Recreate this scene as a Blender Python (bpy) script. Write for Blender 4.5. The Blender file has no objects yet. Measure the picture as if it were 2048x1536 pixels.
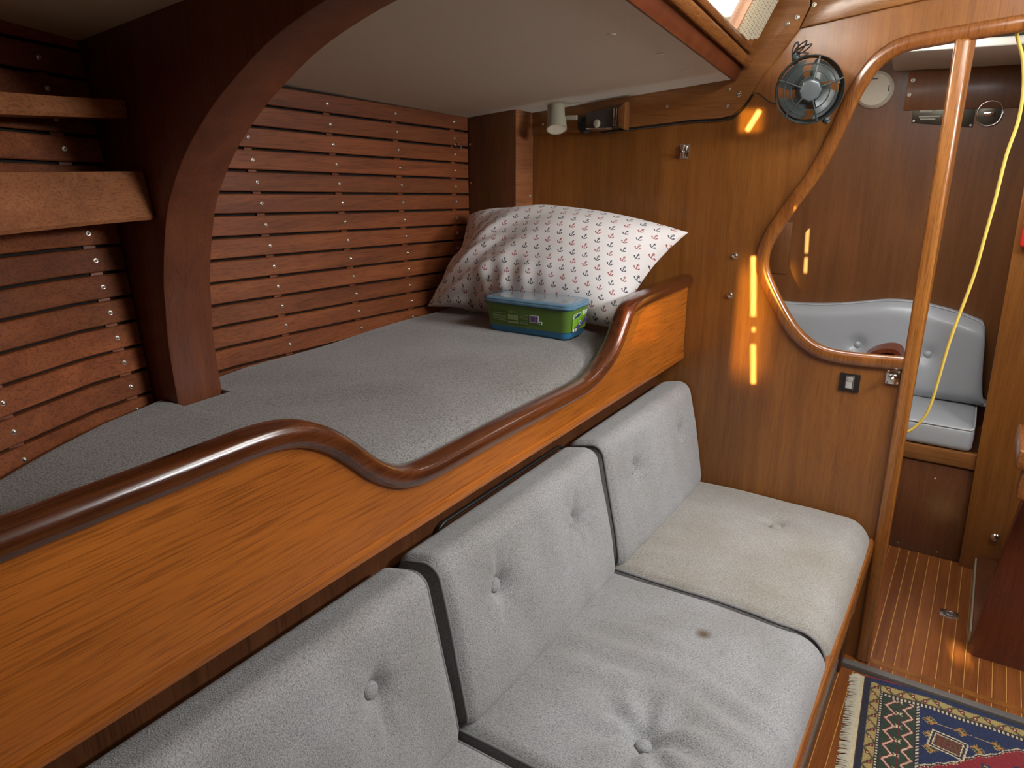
import bpy, bmesh, math, random
import numpy as np
from mathutils import Vector, Matrix
random.seed(7); np.random.seed(7)
S = bpy.context.scene
COL = S.collection

# ------------------------------------------------------------------ camera
# X runs fore along the settee, Y to the hull side, Z up; metres
cam = bpy.data.cameras.new('camera')
cam.sensor_width = 36.0
cam.lens = 36.0 * 1450.0 / 2048.0
cam.clip_start = 0.02
cam_o = bpy.data.objects.new('camera', cam); COL.objects.link(cam_o)
cam_o.location = (0, 0, 1.45)
cam_o.rotation_euler = (math.radians(90 - 17.7088), 0, math.radians(32.9873 - 90))
S.camera = cam_o

# ------------------------------------------------------------------ world, sun, daylight, exposure
W = bpy.data.worlds.new('world'); S.world = W; W.use_nodes = True
bg = W.node_tree.nodes['Background']
bg.inputs['Color'].default_value = (0.93, 0.96, 1.0, 1); bg.inputs['Strength'].default_value = 4.0

SUN_DIR = Vector((0.97, 0.16, -0.135)).normalized()      # the way the sunlight travels
sun = bpy.data.lights.new('sun', 'SUN'); sun.energy = 30.0; sun.angle = math.radians(0.24); sun.color = (1.0, 0.86, 0.34)
sun_o = bpy.data.objects.new('sun', sun); COL.objects.link(sun_o)
sun_o.rotation_euler = SUN_DIR.to_track_quat('-Z', 'Y').to_euler(); sun_o.location = (0, 0, 4)

def daylight(name, loc, aim, sx, sy, watts, color):
    l = bpy.data.lights.new(name, 'AREA'); l.shape = 'RECTANGLE'; l.size = sx; l.size_y = sy
    l.energy = watts; l.color = color
    o = bpy.data.objects.new(name, l); COL.objects.link(o); o.location = loc
    o.rotation_euler = (Vector(aim) - Vector(loc)).to_track_quat('-Z', 'Y').to_euler()
    return o
daylight('skylight_daylight', (1.35, -0.20, 1.97), (1.35, -0.10, 0.0), 0.50, 0.50, 7.0, (1.0, 0.97, 0.92))
daylight('starboard_window_daylight', (1.50, -0.88, 1.76), (1.35, 0.6, 0.9), 0.62, 0.20, 13.5, (0.97, 0.98, 1.0))
daylight('port_window_daylight', (1.47, 0.575, 1.815), (1.60, -0.4, 1.2), 0.60, 0.085, 4.5, (1.0, 0.95, 0.82))
daylight('forward_hatch_daylight', (2.45, 0.25, 1.775), (2.75, 0.05, 0.0), 0.36, 0.36, 4.0, (0.97, 0.98, 1.0))

S.view_settings.view_transform = 'Standard'; S.view_settings.look = 'None'
S.view_settings.gamma = 1.0; S.view_settings.use_curve_mapping = False
S.view_settings.exposure = 0.76
S.cycles.use_denoising = True
S.cycles.max_bounces = 8
S.cycles.sample_clamp_indirect = 6.0

# ------------------------------------------------------------------ material helpers
class G:
    """a tiny expression layer over Math nodes"""
    def __init__(s, nt): s.nt = nt
    def n(s, t, **k):
        x = s.nt.nodes.new(t)
        for a, b in k.items(): setattr(x, a, b)
        return x
    def put(s, sock, v):
        if isinstance(v, Ex): s.nt.links.new(v.o, sock)
        elif hasattr(v, 'is_output'): s.nt.links.new(v, sock)
        else: sock.default_value = v
    def m(s, op, *a):
        x = s.n('ShaderNodeMath', operation=op)
        for i, v in enumerate(a): s.put(x.inputs[i], v)
        return Ex(s, x.outputs[0])
    def mix(s, f, a, b, mode='MIX'):
        x = s.n('ShaderNodeMix', data_type='RGBA', blend_type=mode)
        s.put(x.inputs['Factor'], f)
        for k, v in (('A', a), ('B', b)):
            sock = [i for i in x.inputs if i.name == k and i.type == 'RGBA'][0]
            s.put(sock, v if not isinstance(v, tuple) else (v + (1,))[:4])
        return [o for o in x.outputs if o.type == 'RGBA'][0]
class Ex:
    def __init__(s, g, o): s.g = g; s.o = o
    def __add__(s, b): return s.g.m('ADD', s, b)
    __radd__ = __add__
    def __sub__(s, b): return s.g.m('SUBTRACT', s, b)
    def __rsub__(s, b): return s.g.m('SUBTRACT', b, s)
    def __mul__(s, b): return s.g.m('MULTIPLY', s, b)
    __rmul__ = __mul__
    def __truediv__(s, b): return s.g.m('DIVIDE', s, b)
    def abs(s): return s.g.m('ABSOLUTE', s)
    def fract(s): return s.g.m('FRACT', s)
    def floor(s): return s.g.m('FLOOR', s)
    def sqrt(s): return s.g.m('SQRT', s)
    def lt(s, b): return s.g.m('LESS_THAN', s, b)
    def gt(s, b): return s.g.m('GREATER_THAN', s, b)
    def max(s, b): return s.g.m('MAXIMUM', s, b)
    def min(s, b): return s.g.m('MINIMUM', s, b)
    def mod(s, b): return s.g.m('FLOORED_MODULO', s, b)

def new_mat(name):
    m = bpy.data.materials.new(name); m.use_nodes = True
    nt = m.node_tree; b = nt.nodes['Principled BSDF']
    return m, G(nt), b

def plain(name, c, rough=0.5, metal=0.0, coat=0.0, emit=None, trans=0.0, alpha=1.0, noise=0.0):
    m, g, b = new_mat(name)
    b.inputs['Base Color'].default_value = c + (1,)
    b.inputs['Roughness'].default_value = rough; b.inputs['Metallic'].default_value = metal
    b.inputs['Coat Weight'].default_value = coat; b.inputs['Transmission Weight'].default_value = trans
    b.inputs['Alpha'].default_value = alpha
    if noise:
        tc = g.n('ShaderNodeTexCoord'); nz = g.n('ShaderNodeTexNoise'); nz.inputs['Scale'].default_value = 9.0; nz.inputs['Detail'].default_value = 5
        g.put(nz.inputs['Vector'], tc.outputs['Object'])
        dk = tuple(x * (1 - noise) for x in c)
        g.put(b.inputs['Base Color'], g.mix(nz.outputs['Fac'], dk, c))
    return m

def wood(name, dark, light, axis='X', rough=0.38, coat=0.25, scale=1.0, vary=0.25, bump=0.12, pores=0.35):
    m, g, b = new_mat(name)
    tc = g.n('ShaderNodeTexCoord'); oi = g.n('ShaderNodeObjectInfo')
    rnd = Ex(g, oi.outputs['Random'])
    off = g.n('ShaderNodeCombineXYZ')
    for i, k in enumerate((13.0, 7.0, 5.0)): g.put(off.inputs[i], rnd * k)
    add = g.n('ShaderNodeVectorMath', operation='ADD')
    g.put(add.inputs[0], tc.outputs['Object']); g.put(add.inputs[1], off.outputs[0])
    def noise(lng, crs, detail, rough_, dist=0.0):
        mp = g.n('ShaderNodeMapping'); g.put(mp.inputs['Vector'], add.outputs[0])
        sc = [crs * scale] * 3; sc['XYZ'.index(axis)] = lng * scale
        mp.inputs['Scale'].default_value = sc
        nz = g.n('ShaderNodeTexNoise'); nz.inputs['Scale'].default_value = 1.0
        nz.inputs['Detail'].default_value = detail; nz.inputs['Roughness'].default_value = rough_; nz.inputs['Distortion'].default_value = dist
        g.put(nz.inputs['Vector'], mp.outputs[0])
        return nz.outputs['Fac']
    n1 = noise(1.3, 24.0, 4.0, 0.62, 0.6)
    n2 = noise(9.0, 330.0, 3.0, 0.7)
    n3 = noise(1.6, 4.5, 2.0, 0.5)
    r1 = g.n('ShaderNodeValToRGB'); g.put(r1.inputs[0], n1)
    r1.color_ramp.elements[0].position = 0.30; r1.color_ramp.elements[1].position = 0.72
    r1.color_ramp.elements[0].color = dark + (1,); r1.color_ramp.elements[1].color = light + (1,)
    r2 = g.n('ShaderNodeValToRGB'); g.put(r2.inputs[0], n2)
    r2.color_ramp.elements[0].position = 0.36; r2.color_ramp.elements[1].position = 0.52
    lo = 1.0 - pores
    r2.color_ramp.elements[0].color = (lo, lo * 0.95, lo * 0.9, 1); r2.color_ramp.elements[1].color = (1, 1, 1, 1)
    c = g.mix(1.0, r1.outputs[0], r2.outputs[0], 'MULTIPLY')
    r3 = g.n('ShaderNodeValToRGB'); g.put(r3.inputs[0], n3)
    r3.color_ramp.elements[0].position = 0.3; r3.color_ramp.elements[1].position = 0.7
    r3.color_ramp.elements[0].color = (0.74, 0.72, 0.70, 1); r3.color_ramp.elements[1].color = (1.12, 1.1, 1.08, 1)
    c = g.mix(1.0, c, r3.outputs[0], 'MULTIPLY')
    hs = g.n('ShaderNodeHueSaturation'); g.put(hs.inputs['Color'], c)
    g.put(hs.inputs['Value'], (rnd - 0.5) * (2 * vary) + 1.0)
    hs.inputs['Saturation'].default_value = 1.0
    g.put(b.inputs['Base Color'], hs.outputs[0])
    g.put(b.inputs['Roughness'], (Ex(g, n2) * 0.12) + (rough - 0.06))
    b.inputs['Coat Weight'].default_value = coat; b.inputs['Coat Roughness'].default_value = 0.18
    if bump:
        bp = g.n('ShaderNodeBump'); bp.inputs['Strength'].default_value = bump; bp.inputs['Distance'].default_value = 0.002
        g.put(bp.inputs['Height'], n2); g.put(b.inputs['Normal'], bp.outputs[0])
    return m

def fabric(name, light, dark, scale=420.0, wear=(1.0, 0.98, 0.95), bump=0.5, stain=None):
    m, g, b = new_mat(name)
    tc = g.n('ShaderNodeTexCoord')
    vo = g.n('ShaderNodeTexVoronoi'); vo.inputs['Scale'].default_value = scale
    mp = g.n('ShaderNodeMapping'); mp.inputs['Rotation'].default_value = (0.5, 0.4, 0.78); mp.inputs['Scale'].default_value = (1.0, 0.55, 0.8)
    g.put(mp.inputs['Vector'], tc.outputs['Object']); g.put(vo.inputs['Vector'], mp.outputs[0])
    nz = g.n('ShaderNodeTexNoise'); nz.inputs['Scale'].default_value = scale * 0.55; nz.inputs['Detail'].default_value = 2
    g.put(nz.inputs['Vector'], tc.outputs['Object'])
    f = (Ex(g, vo.outputs['Distance']) * 0.9 + Ex(g, nz.outputs['Fac']) * 0.75) - 0.32
    cl = g.n('ShaderNodeClamp'); g.put(cl.inputs[0], f)
    c = g.mix(cl.outputs[0], light, dark)
    big = g.n('ShaderNodeTexNoise'); big.inputs['Scale'].default_value = 5.5; big.inputs['Detail'].default_value = 4
    g.put(big.inputs['Vector'], tc.outputs['Object'])
    r = g.n('ShaderNodeValToRGB'); g.put(r.inputs[0], big.outputs['Fac'])
    r.color_ramp.elements[0].position = 0.32; r.color_ramp.elements[1].position = 0.7
    r.color_ramp.elements[0].color = tuple(0.86 * w for w in wear) + (1,); r.color_ramp.elements[1].color = (1.05, 1.05, 1.06, 1)
    c = g.mix(1.0, c, r.outputs[0], 'MULTIPLY')
    for st in (stain or []):
        (px, py, rad, colr, amt) = st
        sep = g.n('ShaderNodeSeparateXYZ'); g.put(sep.inputs[0], tc.outputs['Object'])
        X = Ex(g, sep.outputs[0]) - px; Y = Ex(g, sep.outputs[1]) - py
        d = (X * X + Y * Y).sqrt() + (Ex(g, nz.outputs['Fac']) - 0.5) * (rad * 0.5)
        k = g.n('ShaderNodeMapRange'); g.put(k.inputs[0], d)
        k.inputs[1].default_value = rad * 0.2; k.inputs[2].default_value = rad; k.inputs[3].default_value = amt; k.inputs[4].default_value = 0.0
        c = g.mix(k.outputs[0], c, colr)
    g.put(b.inputs['Base Color'], c)
    b.inputs['Roughness'].default_value = 0.95; b.inputs['Sheen Weight'].default_value = 0.25; b.inputs['Specular IOR Level'].default_value = 0.15
    bp = g.n('ShaderNodeBump'); bp.inputs['Strength'].default_value = bump; bp.inputs['Distance'].default_value = 0.0015; bp.invert = True
    g.put(bp.inputs['Height'], f); g.put(b.inputs['Normal'], bp.outputs[0])
    return m

M = {}
M['lee'] = wood('teak_leeboard', (0.385, 0.112, 0.0105), (0.46, 0.140, 0.014), 'X', rough=0.38, coat=0.25, vary=0.0, pores=0.42)
M['moulding'] = wood('varnished_moulding', (0.055, 0.013, 0.004), (0.17, 0.048, 0.012), 'X', rough=0.22, coat=0.8, scale=1.6, vary=0.05)
M['bulk'] = wood('bulkhead_teak', (0.21, 0.074, 0.014), (0.33, 0.128, 0.025), 'Z', rough=0.36, coat=0.3, vary=0.0, pores=0.22)
M['bulk_y'] = wood('bulkhead_teak_transverse', (0.23, 0.085, 0.022), (0.34, 0.145, 0.04), 'Y', rough=0.33, coat=0.4, vary=0.1, pores=0.28)
M['dark_panel'] = wood('dark_teak_panel', (0.10, 0.034, 0.012), (0.16, 0.058, 0.02), 'Z', rough=0.42, coat=0.15, vary=0.0)
M['slat'] = wood('teak_slat', (0.170, 0.045, 0.013), (0.29, 0.086, 0.025), 'X', rough=0.5, coat=0.05, vary=0.22, pores=0.4)
M['rib'] = wood('teak_rib', (0.125, 0.032, 0.011), (0.20, 0.058, 0.019), 'Z', rough=0.42, coat=0.15, vary=0.0, pores=0.25)
M['shelf'] = wood('teak_shelf', (0.24, 0.085, 0.03), (0.38, 0.15, 0.055), 'X', rough=0.42, coat=0.15, vary=0.08)
M['pillar'] = wood('pillar_teak', (0.27, 0.095, 0.020), (0.43, 0.17, 0.035), 'Z', rough=0.28, coat=0.6, vary=0.0)
M['frame_mould'] = wood('frame_moulding', (0.20, 0.065, 0.015), (0.33, 0.125, 0.028), 'Z', rough=0.25, coat=0.7, vary=0.0)
M['plank'] = wood('floor_plank', (0.19, 0.055, 0.014), (0.31, 0.105, 0.026), 'X', rough=0.33, coat=0.4, vary=0.12, pores=0.25)
M['maple'] = plain('pale_inlay', (0.55, 0.30, 0.085), 0.4, coat=0.3)
M['rail_x'] = wood('rail_teak', (0.20, 0.066, 0.015), (0.36, 0.135, 0.030), 'X', rough=0.28, coat=0.6, vary=0.05, pores=0.3)
M['redwood'] = wood('red_brown_panel', (0.13, 0.028, 0.010), (0.19, 0.048, 0.016), 'Z', rough=0.35, coat=0.3, vary=0.0)
M['far_wood'] = wood('far_bulkhead', (0.17, 0.063, 0.018), (0.24, 0.095, 0.028), 'Z', rough=0.4, coat=0.25, vary=0.0, pores=0.15)
M['cream'] = plain('cream_deckhead', (0.68, 0.635, 0.535), 0.75, noise=0.05)
M['white'] = plain('white_paint', (0.72, 0.70, 0.64), 0.6)
M['black_gap'] = plain('dark_backing', (0.012, 0.008, 0.006), 0.9)
M['screw'] = plain('stainless_screw', (0.62, 0.58, 0.50), 0.28, metal=1.0)
M['chrome'] = plain('chrome', (0.75, 0.74, 0.72), 0.14, metal=1.0)
M['brass'] = plain('brass', (0.62, 0.42, 0.16), 0.3, metal=1.0)
STN = [(1.325, 0.372, 0.022, (0.10, 0.065, 0.02), 0.9), (1.285, 0.32, 0.012, (0.22, 0.21, 0.19), 0.5)]
M['fabric_back'] = fabric('grey_weave_back', (0.48, 0.49, 0.495), (0.20, 0.207, 0.215), 540)
M['fabric_seat'] = fabric('grey_weave_seat', (0.46, 0.47, 0.475), (0.19, 0.197, 0.205), 540, stain=STN)
M['fabric_far'] = fabric('grey_weave_far_seat', (0.47, 0.46, 0.435), (0.22, 0.215, 0.20), 540, wear=(1.0, 0.95, 0.86))
M['fabric_dark'] = fabric('grey_boxing', (0.34, 0.34, 0.345), (0.15, 0.15, 0.155), 540)
M['piping'] = plain('grey_piping', (0.19, 0.19, 0.195), 0.9)
M['mattress'] = fabric('mattress_weave', (0.36, 0.35, 0.335), (0.105, 0.103, 0.101), 470, wear=(1.0, 0.97, 0.93))
M['vinyl'] = plain('grey_vinyl', (0.42, 0.44, 0.455), 0.38, coat=0.15, noise=0.12)
M['vinyl_pipe'] = plain('vinyl_piping', (0.50, 0.52, 0.53), 0.35)
M['fan_plastic'] = plain('grey_fan_plastic', (0.035, 0.043, 0.042), 0.38)
M['fan_hub'] = plain('fan_hub_plastic', (0.10, 0.115, 0.12), 0.22, coat=0.5)
M['fan_blade'] = plain('fan_blade_plastic', (0.06, 0.072, 0.072), 0.35)
M['black'] = plain('black_plastic', (0.015, 0.014, 0.013), 0.4)
M['black_wire'] = plain('black_wire', (0.018, 0.018, 0.018), 0.5)
M['lamp_cream'] = plain('cream_enamel', (0.40, 0.38, 0.28), 0.45)
M['lamp_inner'] = plain('pale_lamp_lining', (0.78, 0.72, 0.55), 0.5)
M['glass_dark'] = plain('smoky_plastic', (0.06, 0.058, 0.052), 0.12, coat=1.0)
M['alarm'] = plain('ivory_plastic', (0.72, 0.66, 0.52), 0.5)
M['grey_mark'] = plain('grey_slot', (0.10, 0.09, 0.08), 0.7)
M['plate'] = plain('tarnished_plate', (0.13, 0.115, 0.085), 0.35, metal=0.7, noise=0.5)
M['cord'] = plain('yellow_cord', (0.80, 0.60, 0.12), 0.45)
M['red'] = plain('red_enamel', (0.62, 0.03, 0.02), 0.4)
M['grey_strip'] = plain('grey_edge_strip', (0.20, 0.18, 0.16), 0.6, noise=0.5)
M['plinth'] = plain('beige_plinth', (0.42, 0.34, 0.22), 0.6, noise=0.3)
M['tub_blue'] = plain('blue_tub_plastic', (0.035, 0.20, 0.40), 0.35, coat=0.2)
M['tub_lid'] = plain('blue_lid_plastic', (0.11, 0.23, 0.34), 0.30, coat=0.3)
M['tub_film'] = plain('lid_clear_window', (0.27, 0.32, 0.36), 0.12, coat=0.6)
M['tub_green'] = plain('green_label', (0.105, 0.20, 0.028), 0.45, noise=0.15)
M['tub_green2'] = plain('bright_green_label', (0.20, 0.44, 0.03), 0.45)
M['print_dark'] = plain('dark_green_print', (0.045, 0.09, 0.02), 0.5)
M['print_pale'] = plain('pale_green_print', (0.25, 0.34, 0.14), 0.5)
M['print_white'] = plain('white_print', (0.78, 0.80, 0.82), 0.5)
M['print_violet'] = plain('violet_print', (0.12, 0.09, 0.30), 0.5)
M['print_navy'] = plain('navy_print', (0.03, 0.04, 0.16), 0.5)
M['fringe'] = plain('cream_fringe', (0.62, 0.57, 0.44), 0.95)
M['glass'] = plain('window_glass', (1, 1, 1), 0.02, trans=1.0)

# ------------------------------------------------------------------ mesh helpers
def link(name, me, mat, parent=None, smooth=30):
    o = bpy.data.objects.new(name, me); COL.objects.link(o)
    if mat is not None:
        me.materials.clear(); me.materials.append(M[mat] if isinstance(mat, str) else mat)
    if smooth:
        for p in me.polygons: p.use_smooth = True
        me.set_sharp_from_angle(angle=math.radians(smooth))
    if parent is not None:
        o.parent = parent; o.matrix_parent_inverse = Matrix.Translation(-Vector(parent.location))
    return o
def from_bm(name, bm, mat, parent=None, smooth=30):
    bmesh.ops.recalc_face_normals(bm, faces=bm.faces[:])
    me = bpy.data.meshes.new(name); bm.to_mesh(me); bm.free()
    return link(name, me, mat, parent, smooth)
def pydata(name, v, f, mat, parent=None, smooth=30, recalc=True):
    me = bpy.data.meshes.new(name); me.from_pydata([tuple(p) for p in v], [], f); me.update()
    if recalc:
        bm = bmesh.new(); bm.from_mesh(me); bmesh.ops.recalc_face_normals(bm, faces=bm.faces[:]); bm.to_mesh(me); bm.free()
    return link(name, me, mat, parent, smooth)
def bevel(bm, w, seg=2, ang=25):
    es = [e for e in bm.edges if len(e.link_faces) == 2 and e.calc_face_angle(0) > math.radians(ang)]
    if w and es: bmesh.ops.bevel(bm, geom=es, offset=w, segments=seg, profile=0.5, affect='EDGES')
def box_bm(x0, x1, y0, y1, z0, z1, bev=0.0, seg=2):
    bm = bmesh.new()
    bmesh.ops.create_cube(bm, size=1.0, matrix=Matrix.Translation(((x0+x1)/2, (y0+y1)/2, (z0+z1)/2)) @ Matrix.Diagonal((abs(x1-x0), abs(y1-y0), abs(z1-z0), 1)))
    bevel(bm, bev, seg); return bm
def box(name, x0, x1, y0, y1, z0, z1, mat, parent=None, bev=0.0, seg=2):
    return from_bm(name, box_bm(x0, x1, y0, y1, z0, z1, bev, seg), mat, parent)
def prism_bm(loops, axis, a, b, bev=0.0, seg=2):
    """2D outline (first loop) with holes, swept from a to b along axis; 2D is (y,z), (x,z) or (x,y)"""
    def P(p, t): return {'X': (t, p[0], p[1]), 'Y': (p[0], t, p[1]), 'Z': (p[0], p[1], t)}[axis]
    bm = bmesh.new()
    if len(loops) == 1:
        f = bm.faces.new([bm.verts.new(P(p, a)) for p in loops[0]]); fs = [f]
    else:
        es = []
        for lp in loops:
            vs = [bm.verts.new(P(p, a)) for p in lp]
            es += [bm.edges.new((vs[i], vs[(i+1) % len(vs)])) for i in range(len(vs))]
        r = bmesh.ops.triangle_fill(bm, use_beauty=True, use_dissolve=True, edges=es)
        fs = [x for x in r['geom'] if isinstance(x, bmesh.types.BMFace)]
        fs = bm.faces[:]
    r = bmesh.ops.extrude_face_region(bm, geom=fs)
    d = Vector(P((0, 0), b)) - Vector(P((0, 0), a))
    bmesh.ops.translate(bm, vec=d, verts=[x for x in r['geom'] if isinstance(x, bmesh.types.BMVert)])
    bmesh.ops.recalc_face_normals(bm, faces=bm.faces[:])
    bevel(bm, bev, seg); return bm
def prism(name, loops, axis, a, b, mat, parent=None, bev=0.0, seg=2, smooth=30):
    if not isinstance(loops[0][0], (tuple, list)): loops = [loops]
    return from_bm(name, prism_bm(loops, axis, a, b, bev, seg), mat, parent, smooth)
def smooth_path(pts, n=8):
    """Catmull-Rom through the points"""
    P = [Vector(p) for p in pts]; out = []
    for i in range(len(P) - 1):
        p0 = P[i-1] if i else P[0] * 2 - P[1]; p1, p2 = P[i], P[i+1]; p3 = P[i+2] if i + 2 < len(P) else P[-1] * 2 - P[-2]
        for k in range(n):
            t = k / n
            out.append(0.5 * ((2*p1) + (p2-p0)*t + (2*p0-5*p1+4*p2-p3)*t*t + (3*p1-p0-3*p2+p3)*t**3))
    out.append(P[-1]); return out
def sweep(name, path, prof, B, mat, parent=None, closed=False, smooth=40):
    """profile (n,b) swept along a planar path; B is the plane's normal, n = B x tangent"""
    path = [Vector(p) for p in path]; B = Vector(B).normalized(); v, f = [], []; N = len(path); K = len(prof)
    for i, p in enumerate(path):
        a = path[(i-1) % N] if (closed or i) else path[0]; c = path[(i+1) % N] if (closed or i < N-1) else path[-1]
        t = (c - a).normalized(); nrm = B.cross(t).normalized()
        for (pn, pb) in prof: v.append(p + nrm * pn + B * pb)
    for i in range(N if closed else N - 1):
        for k in range(K):
            f.append((i*K+k, i*K+(k+1) % K, ((i+1) % N)*K+(k+1) % K, ((i+1) % N)*K+k))
    if not closed: f += [tuple(range(K)), tuple(range((N-1)*K, N*K))]
    return pydata(name, v, f, mat, parent, smooth)
def tube_data(path, r, n=8, closed=False):
    path = [Vector(p) for p in path]; N = len(path); v, f = [], []
    t0 = (path[1] - path[0]).normalized(); u = t0.orthogonal().normalized()
    for i, p in enumerate(path):
        a = path[(i-1) % N] if (closed or i) else path[0]; c = path[(i+1) % N] if (closed or i < N-1) else path[-1]
        t = (c - a).normalized(); u = (u - t * u.dot(t)).normalized(); w = t.cross(u)
        rr = r[i] if isinstance(r, (list, tuple)) else r
        for k in range(n):
            an = 2*math.pi*k/n; v.append(p + (u*math.cos(an) + w*math.sin(an)) * rr)
    for i in range(N if closed else N-1):
        for k in range(n):
            f.append((i*n+k, i*n+(k+1) % n, ((i+1) % N)*n+(k+1) % n, ((i+1) % N)*n+k))
    if not closed: f += [tuple(range(n)), tuple(range((N-1)*n, N*n))]
    return v, f
def tube(name, path, r, mat, parent=None, n=8, closed=False):
    v, f = tube_data(path, r, n, closed); return pydata(name, v, f, mat, parent, 60)
def ring(name, c, axis, R, r, mat, parent=None, n=40, k=8):
    ax = Vector(axis).normalized(); u = ax.orthogonal().normalized(); w = ax.cross(u)
    return tube(name, [Vector(c) + (u*math.cos(2*math.pi*i/n) + w*math.sin(2*math.pi*i/n))*R for i in range(n)], r, mat, parent, k, True)
def lathe(name, prof, c, axis, mat, parent=None, n=24, smooth=35):
    """prof: (radius, height along axis) pairs"""
    ax = Vector(axis).normalized(); u = ax.orthogonal().normalized(); w = ax.cross(u); c = Vector(c); v, f = [], []
    for (r, h) in prof:
        for k in range(n):
            a = 2*math.pi*k/n; v.append(c + ax*h + (u*math.cos(a) + w*math.sin(a))*max(r, 1e-5))
    K = len(prof)
    for i in range(K-1):
        for k in range(n): f.append((i*n+k, i*n+(k+1) % n, (i+1)*n+(k+1) % n, (i+1)*n+k))
    f += [tuple(range(n)), tuple(range((K-1)*n, K*n))]
    return pydata(name, v, f, mat, parent, smooth)
def tag(o, label=None, cat=None, group=None, kind=None):
    for k, x in (('label', label), ('category', cat), ('group', group), ('kind', kind)):
        if x: o[k] = x
    return o
def thing(name, label, cat, loc, group=None):
    o = bpy.data.objects.new(name, None); COL.objects.link(o); o.location = loc; o.empty_display_size = 0.05
    return tag(o, label, cat, group)
def struct(o, label=None): return tag(o, label, kind='structure')

# ------------------------------------------------------------------ the hull side, deckhead and coachroof
HX = [-1, -.3, .2, .43, .64, .77, 1.0, 1.35, 1.68, 2.0, 2.4]; HY = [.55, .86, 1.11, 1.22, 1.325, 1.365, 1.408, 1.432, 1.448, 1.462, 1.47]
def hull(x, z): return float(np.interp(x, HX, HY)) + max(0.0, (2 - x) / 1.23) * .09 * (z - 1.0)
def deck(x, y): return 1.636 - .065 * (x - .77) + .108 * (1.46 - y)
def edge_y(x): return .589 + (x - 1.262) * .0785                       # inboard edge of the side deck
XB = 2.10                                                              # aft face of the main bulkhead

def grid_obj(name, rows, mat, parent=None, smooth=40, closed_u=False, recalc=True):
    v = [p for r in rows for p in r]; n = len(rows[0]); f = []
    for i in range(len(rows) - 1):
        for j in range(n if closed_u else n - 1):
            f.append((i*n+j, i*n+(j+1) % n, (i+1)*n+(j+1) % n, (i+1)*n+j))
    return pydata(name, v, f, mat, parent, smooth, recalc)

hxs = [-.6, -.3, 0, .2, .3, .43, .54, .64, .70, .77, .87, 1.0, 1.17, 1.35, 1.5, 1.68, 1.84, 2.0, 2.1]
def slab(name, xs, yf, zs, th, mat, parent=None):
    rows = []
    for x in xs:
        rows.append([(x, yf(x, z), z) for z in zs] + [(x, yf(x, z) + th, z) for z in reversed(zs)])
    v = [p for r in rows for p in r]; n = len(rows[0]); f = []
    for i in range(len(rows)-1):
        for j in range(n): f.append((i*n+j, i*n+(j+1) % n, (i+1)*n+(j+1) % n, (i+1)*n+j))
    f += [tuple(range(n)), tuple(range((len(rows)-1)*n, len(rows)*n))]
    return pydata(name, v, f, mat, parent, 30)
wall_port = slab('wall_port', hxs, lambda x, z: hull(x, z) + .016, [-.05, .5, .9, 1.1, 1.3, 1.5, 1.75], .03, 'black_gap')
struct(wall_port, 'dark hull side behind the teak slats')

SCREW = bpy.data.meshes.new('screw')
def make_screw_mesh():
    prof = [(0.0048, -.002), (.0048, .0008), (.0036, .0016), (.0034, .0012), (.0018, .0034), (.0001, .0040)]
    v, f = [], []; n = 12
    for r, h in prof:
        for k in range(n): v.append((r*math.cos(2*math.pi*k/n), r*math.sin(2*math.pi*k/n), h))
    for i in range(len(prof)-1):
        for k in range(n): f.append((i*n+k, i*n+(k+1) % n, (i+1)*n+(k+1) % n, (i+1)*n+k))
    f.append(tuple(range((len(prof)-1)*n, len(prof)*n)))
    SCREW.from_pydata(v, [], f); SCREW.update(); SCREW.materials.append(M['screw'])
    for p in SCREW.polygons: p.use_smooth = True
make_screw_mesh()
def screw(loc, nrm, parent, s=1.0, name='screw'):
    o = bpy.data.objects.new(name, SCREW); COL.objects.link(o)
    o.location = loc; o.rotation_euler = Vector(nrm).to_track_quat('Z', 'Y').to_euler(); o.scale = (s, s, s)
    if parent is not None: o.parent = parent; o.matrix_parent_inverse = parent.matrix_world.inverted() if parent.type != 'EMPTY' else Matrix.Translation(-Vector(parent.location))
    return o

PITCH = .0487
def seam(k, x): return 1.297 + k * PITCH - .05 * (x - .47)
def slat(k, x0, x1):
    n = max(3, int((x1 - x0) / .06)); rows = []
    for i in range(n + 1):
        x = x0 + (x1 - x0) * i / n; zt = seam(k + 1, x) - .003; zb = seam(k, x) + .003
        zt = min(zt, deck(x, 1.46) + .03)
        if zb > zt: zb = zt - .001
        yt, yb = hull(x, zt), hull(x, zb)
        rows.append([(x, yb + .013, zb), (x, yb + .002, zb), (x, yb, zb + .002), (x, yt, zt - .002), (x, yt + .002, zt), (x, yt + .013, zt)])
    v = [p for r in rows for p in r]; K = 6; f = []
    for i in range(n):
        for j in range(K): f.append((i*K+j, i*K+(j+1) % K, (i+1)*K+(j+1) % K, (i+1)*K+j))
    f += [tuple(range(K)), tuple(range(n*K, n*K+K))]
    return pydata('slat', v, f, 'slat', wall_port, 25)
def batten(xt, xb, z0, z1):
    rows = []
    for i in range(7):
        z = z0 + (z1 - z0) * i / 6; x = xb + (xt - xb) * (z - 1.0) / .5; y = hull(x, z) + .009
        rows.append([(x-.011, y, z), (x+.011, y, z), (x+.011, y+.008, z), (x-.011, y+.008, z)])
    v = [p for r in rows for p in r]; f = []
    for i in range(6):
        for j in range(4): f.append((i*4+j, i*4+(j+1) % 4, (i+1)*4+(j+1) % 4, (i+1)*4+j))
    f += [(0, 1, 2, 3), (24, 25, 26, 27)]
    return pydata('batten', v, f, 'slat', wall_port, 25)
colsF = [(1.129, 1.168), (1.395, 1.434), (1.650, 1.668), (1.920, 1.922)]; colsA = [(.690, .723), (.42, .470)]
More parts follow.
